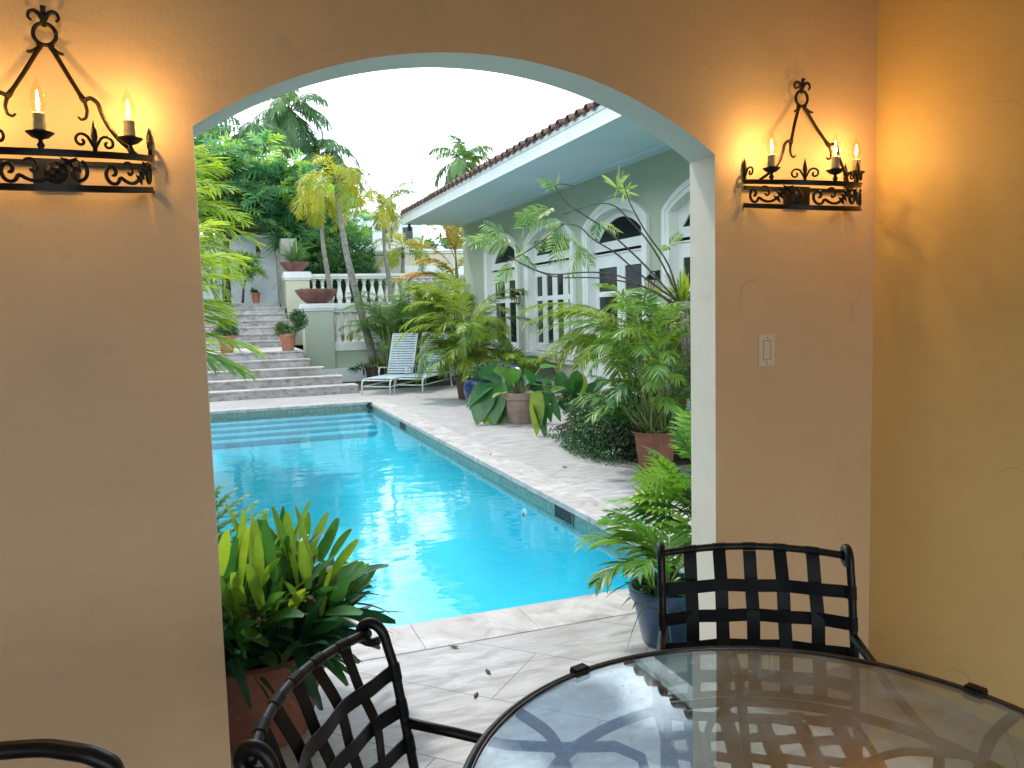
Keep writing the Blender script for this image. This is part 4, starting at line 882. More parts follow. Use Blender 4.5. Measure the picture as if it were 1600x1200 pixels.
def small_leaves(e, mat, n, c, rad, L_, W, name='leaves', shell=.55, lumps=7, tint=None):
    """bushy crown of many small leaves gathered in lumps"""
    lf = MB(); c = V(*c); rad = V(*rad)
    u = nrm(rng.normal(0, 1, (n, 3))); rr = shell + (1 - shell) * rng.random(n)
    cen = nrm(rng.normal(0, 1, (lumps, 3))) * .5; k = rng.integers(0, lumps, n); P = (cen[k] + u * rr[:, None] * rng.uniform(.42, .62, lumps)[k][:, None])
    P = P * rad + c; D_ = nrm(u + rng.normal(0, .6, (n, 3)) + V(0, 0, .2)); Sd = rng.normal(0, 1, (n, 3))
    lf.blades(P, D_, Sd, L_ * rng.uniform(.6, 1.2, n), W, droop=.15, K=2, fold=.15, tint=rng.random(n) if tint is None else rng.uniform(tint[0], tint[1], n))
    return lf.build(name, mat, e, smooth=True)
def lobed_leaves(lf, B, Dd, size, tint, lobes=5, W=.16, palm=False):
    """deeply lobed leaves: a rachis blade with paired lobes"""
    m = len(B); Dd = nrm(Dd); Sd = nrm(np.cross(Dd, rng.normal(0, .5, (m, 3)) + V(0, 0, 1))); size = np.broadcast_to(size, (m,))
    lf.blades(B, Dd, Sd, size, size * W * 1.1, droop=.18, K=3, fold=.08, tint=tint)
    for j in range(lobes):
        t = .15 + .62 * j / max(1, lobes - 1) if not palm else .12
        for sg in (-1, 1):
            an = radians((62 - 30 * j / lobes) if not palm else (25 + 115 * (j + 1) / lobes)); ln = size * ((.52 - .26 * abs(j / (lobes - 1) - .35)) if not palm else (.95 - .45 * (j + 1) / lobes))
            d2 = Dd * cos(an) + Sd * sg * sin(an); s2 = np.cross(d2, np.cross(Sd, Dd))
            lf.blades(B + Dd * size[:, None] * t + V(0, 0, -.18) * size[:, None] * t * t, d2, s2, ln, size * W * (.75 if not palm else .8), droop=.22, K=2, fold=.08, tint=tint, prof=lambda s: (1.0 if s < .1 else math.sin(pi * min(.999, .35 + .6 * s))) if s < .99 else .05)
def rosette_tree(name, loc, lab, cen, rad, nclump, nper, size, mat, trunk_pts, trunk_r, barkm, lobes=4, cat='tree', group=None, seed_tint=(.0, 1.0), palm=False, W=.16):
    e = E(name, loc, lab, cat, group=group); cen = V(*cen); rad = V(*rad); lf, br = MB(), MB()
    u = nrm(rng.normal(0, 1, (nclump, 3))); rr = rng.uniform(.45, 1.0, nclump)[:, None]; Pc = cen + u * rr * rad
    fork = V(*trunk_pts[-1])
    for p in Pc:
        g = rng.integers(1, 4); mid = (fork + p) / 2 + rng.normal(0, .12, 3) * np.linalg.norm(p - fork) * .4
        br.tube([fork, mid, p], [trunk_r * .38, trunk_r * .22, trunk_r * .08], 5, tint=(.5, .5, 0))
    for p in Pc:
        ct = rng.uniform(*seed_tint); n = nper; a = np.linspace(0, 2 * pi, n, endpoint=False) + rng.uniform(0, 6) + rng.normal(0, .25, n); ee = rng.uniform(-.35, .95, n)
        D_ = np.stack([np.cos(ee) * np.cos(a), np.cos(ee) * np.sin(a), np.sin(ee)], 1); B_ = p + D_ * size * .15 + rng.normal(0, .06 * size, (n, 3))
        lobed_leaves(lf, B_, D_, size * rng.uniform(.6, 1.1, n), np.clip(ct + rng.normal(0, .15, n), 0, 1), lobes, W, palm)
    br.tube(trunk_pts, np.linspace(trunk_r, trunk_r * .6, len(trunk_pts)), 10)
    lf.build('crown', mat, e, smooth=True); br.build('trunk', barkm, e, smooth=True); return e
def palm_tree(name, loc, lab, trunk, r0, r1, nf, L_, mat, droop=1.9, el=(10, 75), nl=40, ll=.6, lw=.035, tint=(.2, .8), plume=.1, group=None, bark='bark', shaft=0.0, ldroop=.5, azs=None, K=3, rings=True, lift=0):
    e = E(name, loc, lab, 'palm tree', group=group); st, lf, rc = MB(), MB(), MB(); T_ = np.array(trunk, float)
    m = 40; tt = np.linspace(0, 1, m); ts = np.linspace(0, 1, len(T_)); P = np.stack([np.interp(tt, ts, T_[:, k]) for k in range(3)], 1)
    for _ in range(3): P[1:-1] = (P[:-2] + P[1:-1] * 2 + P[2:]) / 4
    rr = np.interp(tt, [0, .06, .15, 1], [r0 * 1.5, r0 * 1.15, r0, r1]) * (1 + (.05 * np.sin(tt * 200) if rings else 0)); st.tube(P, rr, 12)
    st.build('trunk', MAT[bark], e, smooth=True)
    top = P[-1]
    if shaft: b = MB(); b.tube([top, top + V(0, 0, shaft * .5), top + V(0, 0, shaft)], [r1 * 1.05, r1 * 1.25, r1 * .5], 10, tint=(.5, 0, 0)); b.build('crownshaft', MAT['stem'], e, smooth=True)
    top = top + V(0, 0, shaft * .9)
    for i in range(nf):
        a = (2 * pi * i * .618034 + rng.normal(0, .2)) if azs is None else azs[i % len(azs)] + rng.normal(0, .12); q = (i + .5) / nf
        frond(lf, rc, top + rng.normal(0, r1 * .3, 3), a, radians(el[1] + (el[0] - el[1]) * q), L_ * rng.uniform(.85, 1.08), droop * rng.uniform(.85, 1.15), nl, ll, lw, 62, lift, ldroop, rng.uniform(*tint), start=.16, r=.02 * L_ / 2, plume=plume, K=K, curve=rng.normal(0, .2))
    lf.build('fronds', mat, e, smooth=True); rc.build('frond_stalks', MAT['stem'], e, smooth=True); return e
def P_(x, y, Y): return at(x, y, Y)

# ---- big strap-leaved plant in terracotta beside the arch
e = potted('potted_plant', (.085, 3.06, 0), 'large terracotta pot of dark strap leaves with glowing tips beside the pool', [(0, 0), (.185, 0), (.195, .01), (.245, .215), (.25, .225), (.262, .235), (.272, .30), (.278, .335), (.262, .345), (.245, .34), (.235, .28)], MAT['terra'], soilz=.30)
lf = MB(); n = 560; B, _ = clump_base(n, .26); B[:, 2] = .30
a = rng.uniform(0, 2 * pi, n); q = rng.random(n); ee = np.radians(8 + 76 * q); hgt = rng.uniform(.03, .40, n)
Sx = np.stack([np.sin(a), np.cos(a), 0 * a], 1); B = B + Sx * (.08 + .28 * rng.random(n))[:, None] * (1 - q)[:, None] * 1.3; B[:, 2] += hgt * (.35 + .65 * q)
rb = np.hypot(B[:, 0], B[:, 1]); B[:, :2] *= np.minimum(1, .31 / np.maximum(rb, 1e-6))[:, None]
D_ = np.stack([np.cos(ee) * np.sin(a), np.cos(ee) * np.cos(a), np.sin(ee)], 1); Sd = np.stack([np.cos(a), -np.sin(a), 0 * a], 1) + rng.normal(0, .55, (n, 3))
sp = lambda t: math.sin(pi * (.08 + .87 * t)) ** .62
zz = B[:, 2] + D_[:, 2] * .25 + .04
lf.blades(B, D_, Sd, rng.uniform(.17, .27, n), rng.uniform(.036, .054, n), droop=rng.uniform(.1, .5, n) * (1.1 - .8 * q), K=7, fold=.12, prof=sp, tint=np.clip((zz - .50) * 2.1 + rng.normal(0, .22, n), 0, 1))  # tint turns lime with height: backlit glow put into the leaf colour
st_ = MB(); n = 10; a = np.array([1.1, 1.3, .9, 1.6, 1.9, 1.45, 2.2, .6, 1.2, 1.7]); B = np.stack([.16 * np.sin(a), .16 * np.cos(a), np.array([.42, .5, .55, .4, .36, .62, .34, .6, .48, .3])], 1); ee = np.radians([38, 25, 50, 15, 5, 45, -10, 55, 30, -20])
D_ = np.stack([np.cos(ee) * np.sin(a), np.cos(ee) * np.cos(a), np.sin(ee)], 1); Sd = np.stack([np.cos(a), -np.sin(a), 0 * a], 1)
for b0_, d_ in zip(B, D_): st_.tube([V(b0_[0] * .4, b0_[1] * .4, .32), b0_ * V(.8, .8, 1), b0_ + d_ * .05], [.006, .005, .004], 5, cap=False)
st_.build('leaf_stalks', MAT['stem'], e, smooth=True)
lf.blades(B + D_ * .04, D_, Sd, rng.uniform(.17, .22, n), .040, droop=.25, K=7, fold=.14, prof=sp, tint=rng.uniform(.3, .95, n))
lf.v = [np.where((q_[:, :1] < -.08) & (q_[:, 1:2] < -.27), np.stack([q_[:, 0], 0 * q_[:, 0] - .27, q_[:, 2]], 1), q_) for q_ in lf.v]
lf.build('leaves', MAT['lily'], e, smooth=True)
b = MB(); 
for i in range(70):
    p = clump_base(1, .19)[0][0] + V(0, 0, .30); a1 = rng.uniform(0, 2 * pi); h = rng.uniform(.12, .34); b.tube([p, p + V(sin(a1) * .04, cos(a1) * .04, h * .5), p + V(sin(a1) * .10, cos(a1) * .10, h)], [.006, .005, .004], 5, cap=False, tint=(.4, .2, 0))
b.build('stems', MAT['stem'], e, smooth=True)
b = MB(); f = MB()
for i in range(9):
    p = V(-.10 + .03 * i, -.16 + rng.uniform(-.05, .05), .42 + rng.uniform(0, .12)); q_ = p + V(rng.uniform(-.04, .08), -.05, rng.uniform(.0, .09)); f.tube([p + V(0, .05, -.08), p, q_], .002, 4)
    for k in range(14):
        c = p + (q_ - p) * rng.random() + rng.normal(0, .012, 3); f.blades(c, nrm(rng.normal(0, 1, 3)), rng.normal(0, 1, 3), .016, .011, K=2, tint=.9)
    for k in range(3): c = q_ + rng.normal(0, .009, 3); b.blades(np.tile(c, (5, 1)), nrm(rng.normal(0, 1, (5, 3)) + V(0, -.4, .4)), rng.normal(0, 1, (5, 3)), .011, .007, K=2)
f.build('sprigs', MAT['tuft'], e, smooth=True); b.build('blossoms', MAT['flower'], e)

# ---- dark fern at the left jamb
e = potted('potted_plant', (-.30, 3.42, 0), 'fern whose small toothed fronds poke past the left edge of the arch', terra_pot(.15, .28), MAT['terra2'], soilz=.24)
lf, st = MB(), MB()
for i in range(13):
    a = (pi / 2 + (-.5 + i * .11)) if i < 9 else rng.uniform(0, 2 * pi); frond(lf, st, V(0, 0, .26), a, radians(84 - i * 3.5), .70, .85, 22, .075, .022, 78, 0, .05, rng.uniform(.3, .8), start=.25, r=.004, K=3)
lf.build('fronds', MAT['fern'], e, smooth=True); st.build('stems', MAT['stem'], e)

# ---- small plants in blue pot by the right jamb
e = potted('potted_plant', (1.925, 3.13, 0), 'steel blue pot with drooping palm leaves behind the strap chair', [(0, 0), (.115, 0), (.125, .01), (.165, .20), (.165, .205), (.180, .215), (.188, .255), (.186, .265), (.172, .268), (.165, .25), (.155, .2)], MAT['blue2'], soilz=.23)
lf, st = MB(), MB()
for az_, el_, L_, dr, tn, ln in [(-1.15, 68, .50, 1.5, .75, .20), (-.85, 78, .46, 1.3, .6, .19), (-1.7, 60, .48, 1.9, .35, .16), (-.3, 75, .45, 1.4, .3, .18), (.6, 70, .45, 1.5, .3, .18), (-2.2, 70, .42, 1.7, .5, .16), (2.5, 70, .42, 1.4, .2, .16), (1.4, 65, .40, 1.4, .3, .16), (-1.35, 84, .50, 1.2, .45, .18)]:
    frond(lf, st, V(0, 0, .24), az_, radians(el_), L_, dr, 17, ln, .017, 55, .0, .22, tn, start=.28, r=.0045, K=3)
lf.build('fronds', MAT['fern'], e, smooth=True); st.build('stems', MAT['stem'], e)
strap_clump(e, MAT['lily'], 46, .17, .03, .12, .23, (10, 70), (.2, .9), 5, name='low_leaves', tint=(0, .75))
b = MB(); b.blades([V(-.13, -.08, .24), V(-.10, -.12, .24), V(-.15, 0, .3)], [V(-.5, -.3, .2), V(-.2, -.5, .15), V(-1, -.2, .25)], [V(0, .2, 1), V(0, 1, .2), V(0, 1, 0)], [.28, .22, .22], .010, droop=[1.0, 1.0, .4], K=7, tint=.2); b.build('hanging_leaves', MAT['coco'], e, smooth=True)

# ---- lobed bright fern plant at the right jamb
e = potted('potted_plant', (2.50, 3.52, 0), 'bright green lobed fern spilling out beside the right jamb', terra_pot(.18, .30), MAT['terra'], soilz=.26)
lf, st = MB(), MB(); n = 64
for i in range(n):
    a = rng.uniform(-2.9, .7) if i < 50 else rng.uniform(0, 2 * pi); el_ = radians(rng.uniform(20, 82)); L_ = rng.uniform(.12, .50); d = V(cos(el_) * sin(a), cos(el_) * cos(a), sin(el_))
    p0 = V(rng.uniform(-.08, .08), rng.uniform(-.08, .08), .26); p2 = p0 + d * L_ + V(0, 0, rng.uniform(.0, .12)); st.tube([p0, (p0 + p2) / 2 + V(0, 0, .03), p2], .003, 4, cap=False)
    dd = nrm(d * V(1, 1, .45) + rng.normal(0, .25, 3)); lobed_leaves(lf, np.array([p2]), np.array([dd]), rng.uniform(.20, .34), rng.uniform(.2, 1) if p2[2] > .45 else rng.uniform(0, .5), 6, .10)
for pt, dr, sz in [((-.14, .02, .38), (-1, .35, .12), .30), ((-.16, .0, .34), (-1, .15, -.1), .30)]: lobed_leaves(lf, np.array([V(*pt)]), np.array([V(*dr)]), sz, .95, 5, .10); st.tube([V(0, 0, .27), V(*pt)], .0035, 4)
lf.build('leaves', MAT['fern'], e, smooth=True); st.build('stems', MAT['twig'], e)

# ---- terracotta pot with tall palm
q = V(3.82, 6.42, 0)
e = potted('potted_palm', tuple(q), 'tall terracotta pot of dense green palm between shrub bed and right jamb', terra_pot(.215, .42, .66, .0) , MAT['terra'], soilz=.38, cat='potted palm')
lf, st = MB(), MB()
for i in range(60):
    a = rng.uniform(0, 2 * pi); h = rng.uniform(.0, 1.05); b0 = V(rng.uniform(-.1, .1), rng.uniform(-.1, .1), .38); top = b0 + V(sin(a) * .14, cos(a) * .14, h); st.tube([b0, top], [.012, .008], 5)
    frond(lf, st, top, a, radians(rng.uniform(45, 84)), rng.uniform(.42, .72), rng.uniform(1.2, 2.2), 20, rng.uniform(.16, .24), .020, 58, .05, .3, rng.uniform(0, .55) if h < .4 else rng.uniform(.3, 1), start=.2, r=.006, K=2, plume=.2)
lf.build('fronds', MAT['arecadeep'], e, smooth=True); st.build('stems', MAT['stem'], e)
# palm in the bed behind it
e = E('areca_palm', (4.55, 7.45, 0), 'feathery yellow green palm in the bed arching over the shrub', 'palm')
palm_clump(e, MAT['areca'], 30, 1.05, 1.35, 1.65, 42, .34, .017, .28, (.15, 1.0), (40, 78), .0)
e = E('areca_palm', (5.0, 6.9, 0), 'pale feathery palm rising behind the potted palm at the jamb', 'palm')
palm_clump(e, MAT['areca'], 24, 1.25, 1.2, 1.5, 40, .32, .017, .3, (.3, 1.0), (45, 82), .0)
lf, st = MB(), MB()
e = E('drooping_palm', (4.62, 8.35, 0), 'palm with pale fronds reaching left across the shuttered window', 'palm')
for az_, el_, L_, dr, tn, h in [(-1.35, 35, 1.3, 1.15, .55, 1.25), (-1.2, 30, 1.3, .9, .45, 1.38), (-1.6, 42, .95, 1.7, .7, 1.05), (-1.9, 45, .95, 1.9, .9, .95), (-1.0, 42, 1.2, 1.6, .5, .9), (-1.45, 55, 1.1, 2.4, .8, .95), (-.6, 60, 1.1, 1.5, .4, .8), (.8, 60, 1.1, 1.5, .4, .9), (2.2, 60, 1.1, 1.6, .5, .9), (-2.5, 50, 1.1, 2.0, .6, .8), (3.0, 60, 1.0, 1.6, .4, .9), (-1.3, 62, 1.2, 2.6, .95, 1.0)]:
    st.tube([V(0, 0, 0), V(0, 0, h)], [.02, .012], 6); frond(lf, st, V(0, 0, h), az_, radians(el_), L_, dr, 46, .34, .019, 62, .1, .35, tn, start=.1, r=.008, K=3)
lf.build('fronds', MAT['areca'], e, smooth=True); st.build('stems', MAT['stem'], e)

# ---- tall bare-stemmed plant with leaf tufts arching towards the house
tb = V(4.28, 6.62, 0); e = E('arching_orchid_plant', tuple(tb), 'spindly plant with bare arching stems ending in pale leaf tufts', 'plant')
b = MB(); b.tube([V(.15, .1, 0), V(.12, .05, .6), V(.05, 0, 1.2), V(-.03, 0, 1.62)], [.035, .032, .028, .036], 9)
for i in range(14):
    a = rng.uniform(0, 2 * pi); b.tube([V(-.03, 0, 1.62), V(-.03 + sin(a) * .1, cos(a) * .1, 1.60), V(-.03 + sin(a) * .15, cos(a) * .15, 1.3), V(sin(a) * .10 + .02, cos(a) * .1, .9)], [.012, .010, .007, .004], 5)
b.build('trunk', MAT['roots'], e, smooth=True)
Yp = 6.55; c0 = P_(1058, 470, 6.62)
arcs = [[(1058, 470), (1000, 405), (940, 352), (885, 320), (862, 285), (895, 290)], [(1060, 465), (1030, 400), (1000, 360), (975, 335), (962, 320), (935, 315), (880, 335)],
        [(1062, 470), (1045, 410), (1010, 365), (985, 320), (975, 290)], [(1055, 475), (1010, 450), (960, 425), (900, 425), (860, 432), (820, 415), (795, 400)],
        [(1055, 475), (1020, 452), (980, 440), (925, 432), (870, 436), (830, 420), (800, 405)], [(1058, 470), (1000, 430), (960, 392), (925, 375), (905, 350), (870, 350)],
        [(880, 350), (850, 375), (820, 395), (790, 410)], [(1050, 475), (1010, 445), (1005, 480), (1015, 500), (1030, 510)]]
for k, ar in enumerate(arcs):
    b = MB(); m = len(ar); P = np.array([P_(x, y, Yp + .28 * sin(k * 1.9) * i / m) for i, (x, y) in enumerate(ar)]) - tb
    ts = np.linspace(0, 1, m); tt = np.linspace(0, 1, 24); Q = np.stack([np.interp(tt, ts, P[:, j]) for j in range(3)], 1)
    for _ in range(4): Q[1:-1] = (Q[:-2] + 2 * Q[1:-1] + Q[2:]) / 4
    b.tube(Q, np.linspace(.0095, .0045, 24), 6); b.build('stem', MAT['twig'], e, smooth=True)
lf = MB()
tufts = [(862, 325, 9, .40, (-1.0, .0, -.25)), (845, 325, 8, .38, (-1, .1, -.1)), (880, 360, 9, .36, (-.2, -.3, -1)), (900, 385, 8, .34, (.2, -.2, -1)), (935, 345, 6, .30, (.4, 0, -.6)), (965, 295, 13, .38, (0, 0, .8)), (975, 300, 12, .34, (.5, -.2, .5)),
         (800, 380, 8, .32, (-.7, 0, .2)), (790, 365, 8, .34, (-1, 0, .25)), (770, 372, 7, .32, (-1, 0, -.4)), (800, 410, 11, .28, (-.2, -.1, -.6)), (815, 400, 10, .26, (.4, 0, -.2)), (830, 385, 8, .25, (.3, 0, .5)), (870, 300, 6, .26, (-.4, 0, .6)), (875, 345, 8, .30, (-.6, -.4, -.3)), (1045, 385, 8, .22, (-.4, 0, .3))]
for x, y, n, s_, dr in tufts:
    s_ *= .62
    c = P_(x, y, Yp + rng.uniform(-.2, .25)) - tb; D_ = nrm(V(*dr)[None] * .6 + rng.normal(0, .62, (n, 3))); Sd = rng.normal(0, 1, (n, 3))
    if n < 12:
        m = 3
        for j in range(m):    # pinnate sprays
            d = nrm(V(*dr) + rng.normal(0, .45, 3)); sd = nrm(np.cross(d, rng.normal(0, .4, 3) + V(0, -1, .3))); L_ = s_ * rng.uniform(.8, 1.25); kk = np.linspace(.1, 1, 8); Bb = c + d * L_ * kk[:, None] - V(0, 0, .1) * L_ * (kk ** 2)[:, None]
            for sg in (-1, 1): lf.blades(Bb, nrm(d * .75 + sd * sg * .8 + rng.normal(0, .08, (8, 3))), np.tile(np.cross(d, sd), (8, 1)) * .2 + np.tile(d, (8, 1)) * .8 + rng.normal(0, .15, (8, 3)), L_ * .52 * (1.1 - .4 * kk), .014, droop=.25, K=3, fold=.1, tint=rng.uniform(.1, .9))
    else: lf.blades(np.tile(c, (n, 1)), D_, Sd, s_ * rng.uniform(.6, 1.1, n), .022, droop=.15, K=4, fold=.12, tint=rng.uniform(.6, 1, n))
lf.build('tuft_leaves', MAT['tuft'], e, smooth=True)
strap_clump(e, MAT['areca'], 60, .42, .02, .05, 1.62, (30, 88), (.1, .5), 5, name='crown_leaves', tint=(.3, 1.0), center=(-.03, 0))

# ---- bed: soil, shrub, heart-leaf plants
b = MB(); pts = [(3.62 + .35 * (1 - cos(t)) + .0, 9.2 - 2.9 * t / pi) for t in np.linspace(0, pi, 20)]
pts = [(4.0, 8.7), (3.92, 8.1), (3.90, 7.4), (3.95, 6.95), (4.1, 6.72), (5.56, 6.5), (5.56, 10.3), (4.8, 10.2), (4.2, 9.6)]
b.add([(x, y, .004) for x, y in pts] + [(x, y, .03) for x, y in pts], [tuple(range(9, 18))] + [(k, (k + 1) % 9, 9 + (k + 1) % 9, 9 + k) for k in range(9)]); struct(b.build('garden_bed', MAT['soil']))
e = E('flowering_shrub', (4.05, 7.55, 0), 'low dark shrub with tiny white and red flowers spreading over the deck', 'shrub')
small_leaves(e, MAT['shrub'], 9000, (.05, .15, .38), (.48, .95, .38), .042, .022, 'leaves', .5, 13)
small_leaves(e, MAT['shrub'], 4200, (-.20, .15, .10), (.42, 1.25, .13), .038, .02, 'low_sprigs', .3, 9, (0, .7))
b = MB(); [b.tube([V(rng.uniform(-.2, .2), rng.uniform(-.5, .6), 0), V(rng.uniform(-.4, .4), rng.uniform(-.8, .9), rng.uniform(.3, .55))], [.008, .003], 4, cap=False) for _ in range(60)]; b.build('twigs', MAT['twig'], e)
for nm, mt_, k in (('white_flowers', 'white', 26), ('red_flowers', 'redflower', 9)):
    b = MB()
    for _ in range(k): c = V(rng.uniform(-.5, -.2), rng.uniform(-.6, .9), rng.uniform(.06, .5)); b.blades(np.tile(c, (5, 1)), nrm(rng.normal(0, 1, (5, 3)) + V(-.5, -.5, .3)), rng.normal(0, 1, (5, 3)), .018, .013, K=2)
    o = b.build(nm, MAT[mt_], e); o['kind'] = 'stuff'
def heart(lf, c, d, size, tint, W=.62):
    lf.blades([V(*c)], [V(*d)], [nrm(np.cross(V(*d), rng.normal(0, .35, 3) + V(-.35, -.6, .8)))], size, size * W, droop=.28, K=9, fold=.12, tint=tint, prof=lambda t: (math.sin(pi * min(1, (t * .80 + .20)) ** 1.0) ** .75 if t > .02 else .62) if t < .995 else .03)
def heart_plant(e, n, h, size, spread, tint=(0, .7), azr=(0, 2 * pi), z0=0):
    lf, st = MB(), MB()
    for i in range(n):
        a = rng.uniform(*azr); hh = h * rng.uniform(.35, 1); rr = spread * rng.uniform(.3, 1); p0 = V(0, 0, z0); p = V(sin(a) * rr, cos(a) * rr, z0 + hh)
        st.tube([p0, (p0 + p) / 2 + V(0, 0, .08), p], [.012, .009, .007], 5); heart(lf, p, (sin(a), cos(a), rng.uniform(-.9, .1)), size * rng.uniform(.7, 1.15), rng.uniform(*tint))
    lf.build('leaves', MAT['philo'], e, smooth=True); st.build('stems', MAT['stem'], e, smooth=True)
e = E('elephant_ear', (4.75, 9.7, 0), 'upright glossy elephant ear leaves behind the small flowering shrub', 'plant')
lf, st = MB(), MB()
for x, y, s_, dr, tn in [(880, 600, .42, (-.1, -.1, 1), .25), (897, 600, .44, (.05, -.1, 1), .5), (905, 602, .40, (.1, 0, 1), .95), (868, 615, .40, (-.3, -.1, .9), .1), (888, 622, .40, (0, -.3, 1), .2), (915, 610, .36, (.3, -.2, .9), .35), (858, 600, .30, (-.15, 0, 1), .4), (925, 600, .34, (.5, -.1, .7), .1), (900, 630, .4, (-.1, -.3, .9), .15), (913, 640, .36, (.5, -.3, .2), .9)]:
    c = P_(x, y + 14, 9.7) - V(4.75, 9.7, 0); st.tube([V(0, 0, 0), c * .5 + V(0, 0, .05), c], [.014, .011, .008], 5); heart(lf, c, dr, s_, tn, .5)
lf.build('leaves', MAT['philo'], e, smooth=True); st.build('stems', MAT['stem'], e, smooth=True)
e = potted('potted_plant', (3.98, 10.36, 0), 'ribbed grey clay pot holding a big leaved arum in front of window', [(0, 0), (.165, 0), (.17, .01), (.172, .03), (.168, .035), (.19, .18), (.194, .185), (.19, .19), (.205, .33), (.235, .345), (.24, .40), (.238, .43), (.215, .435), (.20, .40), (.19, .36)], MAT['clay'], soilz=.38)
lf, st = MB(), MB()
for x, y, s_, dr, tn in [(800, 600, .40, (-.1, -.3, .6), .6), (792, 590, .34, (-.5, -.2, .45), .7), (815, 598, .34, (.6, -.1, .3), .1), (828, 604, .34, (.7, -.2, -.1), .05), (790, 614, .26, (-.8, -.4, .1), .9), (845, 575, .30, (.75, .0, .15), .75), (808, 590, .30, (0, .5, .5), .2)]:
    c = P_(x, y, 10.3) - V(3.98, 10.36, 0); st.tube([V(0, 0, .38), c * .5 + V(0, 0, .19), c], [.016, .012, .009], 6); heart(lf, c, dr, s_, tn)
lf.build('leaves', MAT['philo'], e, smooth=True); st.build('stems', MAT['stem'], e, smooth=True)
e = E('philodendron', (3.55, 10.75, 0), 'sprawling philodendron with broad drooping leaves between blue pot and clay pot', 'plant')
lf, st = MB(), MB()
for x, y, s_, dr, tn in [(762, 600, .50, (-.45, -.3, -.8), .35), (775, 598, .52, (-.25, -.5, -.8), .55), (768, 612, .48, (-.2, -.4, -1), .95), (778, 618, .46, (0, -.4, -1), .6), (785, 622, .5, (.15, -.3, -1), .05), (770, 632, .42, (-.1, -.3, -1), .8), (780, 590, .42, (-.6, -.2, .3), .2), (792, 628, .45, (.1, -.2, -1), .1), (765, 605, .4, (-.7, -.1, -.3), .15), (790, 605, .4, (.3, -.2, -.8), .2)]:
    c = P_(x, y, 10.6) - V(3.55, 10.75, 0); st.tube([V(0, 0, 0), c * .5 + V(0, 0, .15), c], [.014, .012, .009], 5); heart(lf, c, dr, s_, tn, .72)
lf.build('leaves', MAT['philo'], e, smooth=True); st.build('stems', MAT['stem'], e, smooth=True)
e = E('philodendron', (4.35, 9.25, 0), 'trailing philodendron leaves hanging onto the deck right of the clay pot', 'plant')
lf, st = MB(), MB()
for x, y, s_, dr, tn in [(838, 612, .44, (-.1, -.2, -1), .95), (850, 615, .3, (.2, -.1, -.8), .3), (861, 622, .26, (.3, -.2, -.7), .5), (848, 632, .28, (0, 0, -1), .2), (836, 655, .40, (.25, -.25, -.9), .4), (833, 600, .3, (-.2, 0, .5), .3), (862, 612, .22, (.4, 0, .2), .7), (872, 628, .22, (.5, 0, -.4), .1)]:
    c = P_(x, y, 9.2) - V(4.35, 9.25, 0); c[2] = max(c[2], s_ * .95 + .02); st.tube([V(.1, .2, .05), c * .5 + V(.1, .1, .25), c], [.010, .009, .007], 5); heart(lf, c, dr, s_, tn, .45)
lf.build('leaves', MAT['philo'], e, smooth=True); st.build('stems', MAT['stem'], e, smooth=True)

# ---- glazed blue pot + palms before the far door
e = potted('potted_plant', (3.98, 12.2, 0), 'tall cobalt blue glazed pot with trailing blue plumbago flowers', [(0, 0), (.14, 0), (.15, .01), (.20, .15), (.235, .30), (.235, .38), (.21, .46), (.205, .47), (.215, .49), (.20, .495), (.18, .47)], MAT['blue'], soilz=.43)
small_leaves(e, MAT['shrub'], 2600, (.15, -.1, .62), (.38, .38, .25), .045, .02, 'leaves', .3, 8)
b = MB()
for c_ in [(-.02, -.3, .62), (.12, -.38, .66), (.28, -.35, .60), (.34, -.25, .72), (.55, -.2, .72), (.62, -.1, .62)]:
    for _ in range(9): c = V(*c_) + rng.normal(0, .035, 3); b.blades(np.tile(c, (5, 1)), nrm(rng.normal(0, 1, (5, 3)) + V(-.3, -.8, .3)), rng.normal(0, 1, (5, 3)), .024, .018, K=2)
b.build('blue_flowers', MAT['blueflower'], e)
e = potted('potted_palm', (4.32, 13.8, 0), 'large areca palm with yellowing fronds between the loungers and blue pot', terra_pot(.25, .42, .75), MAT['darkpot'], soilz=.38, cat='potted palm')
lf, st = MB(), MB()
for i in range(64):
    a = rng.uniform(0, 2 * pi); h = rng.uniform(.1, .95); b0 = V(*(clump_base(1, .18)[0][0])) + V(0, 0, .36); top = b0 + V(sin(a) * .14, cos(a) * .14, h); st.tube([b0, top], [.015, .010], 5)
    frond(lf, st, top, a, radians(rng.uniform(25, 82)), rng.uniform(.65, 1.05), rng.uniform(1.4, 2.5), 38, rng.uniform(.22, .34), .016, 58, .1, .32, rng.uniform(0, .6) if h < .35 else rng.uniform(.25, .95), start=.12, r=.008, plume=.2, curve=rng.normal(0, .3))
for az_, el_, L_, dr, h, tn in [(-1.3, 62, 1.4, 1.9, .6, .8), (-1.1, 70, 1.45, 1.9, .75, .75), (-.9, 76, 1.5, 1.5, .8, .7), (-.2, 80, 1.4, 1.2, .9, .8), (1.45, 68, 1.7, 1.7, .8, .6), (1.1, 60, 1.8, 1.5, .7, .4), (-1.5, 48, 1.5, 1.9, .6, .9), (1.7, 50, 1.5, 1.5, .6, .3)]:
    frond(lf, st, V(0, 0, .38 + h), az_, radians(el_), L_, dr, 50, .36, .019, 60, .15, .3, tn, start=.15, r=.010, K=3)
lf.build('fronds', MAT['areca'], e, smooth=True); st.build('stems', MAT['stem'], e)
e = E('areca_palm', (4.95, 12.9, 0), 'feathery palm in front of the far arched door beside the blue pot', 'palm')
palm_clump(e, MAT['areca'], 26, .6, .95, 1.7, 38, .30, .016, .25, (.0, .8), (35, 82), .0)
e = E('areca_palm', (4.05, 17.6, 0), 'dense green feathery palm behind the loungers against the baluster wall', 'palm')
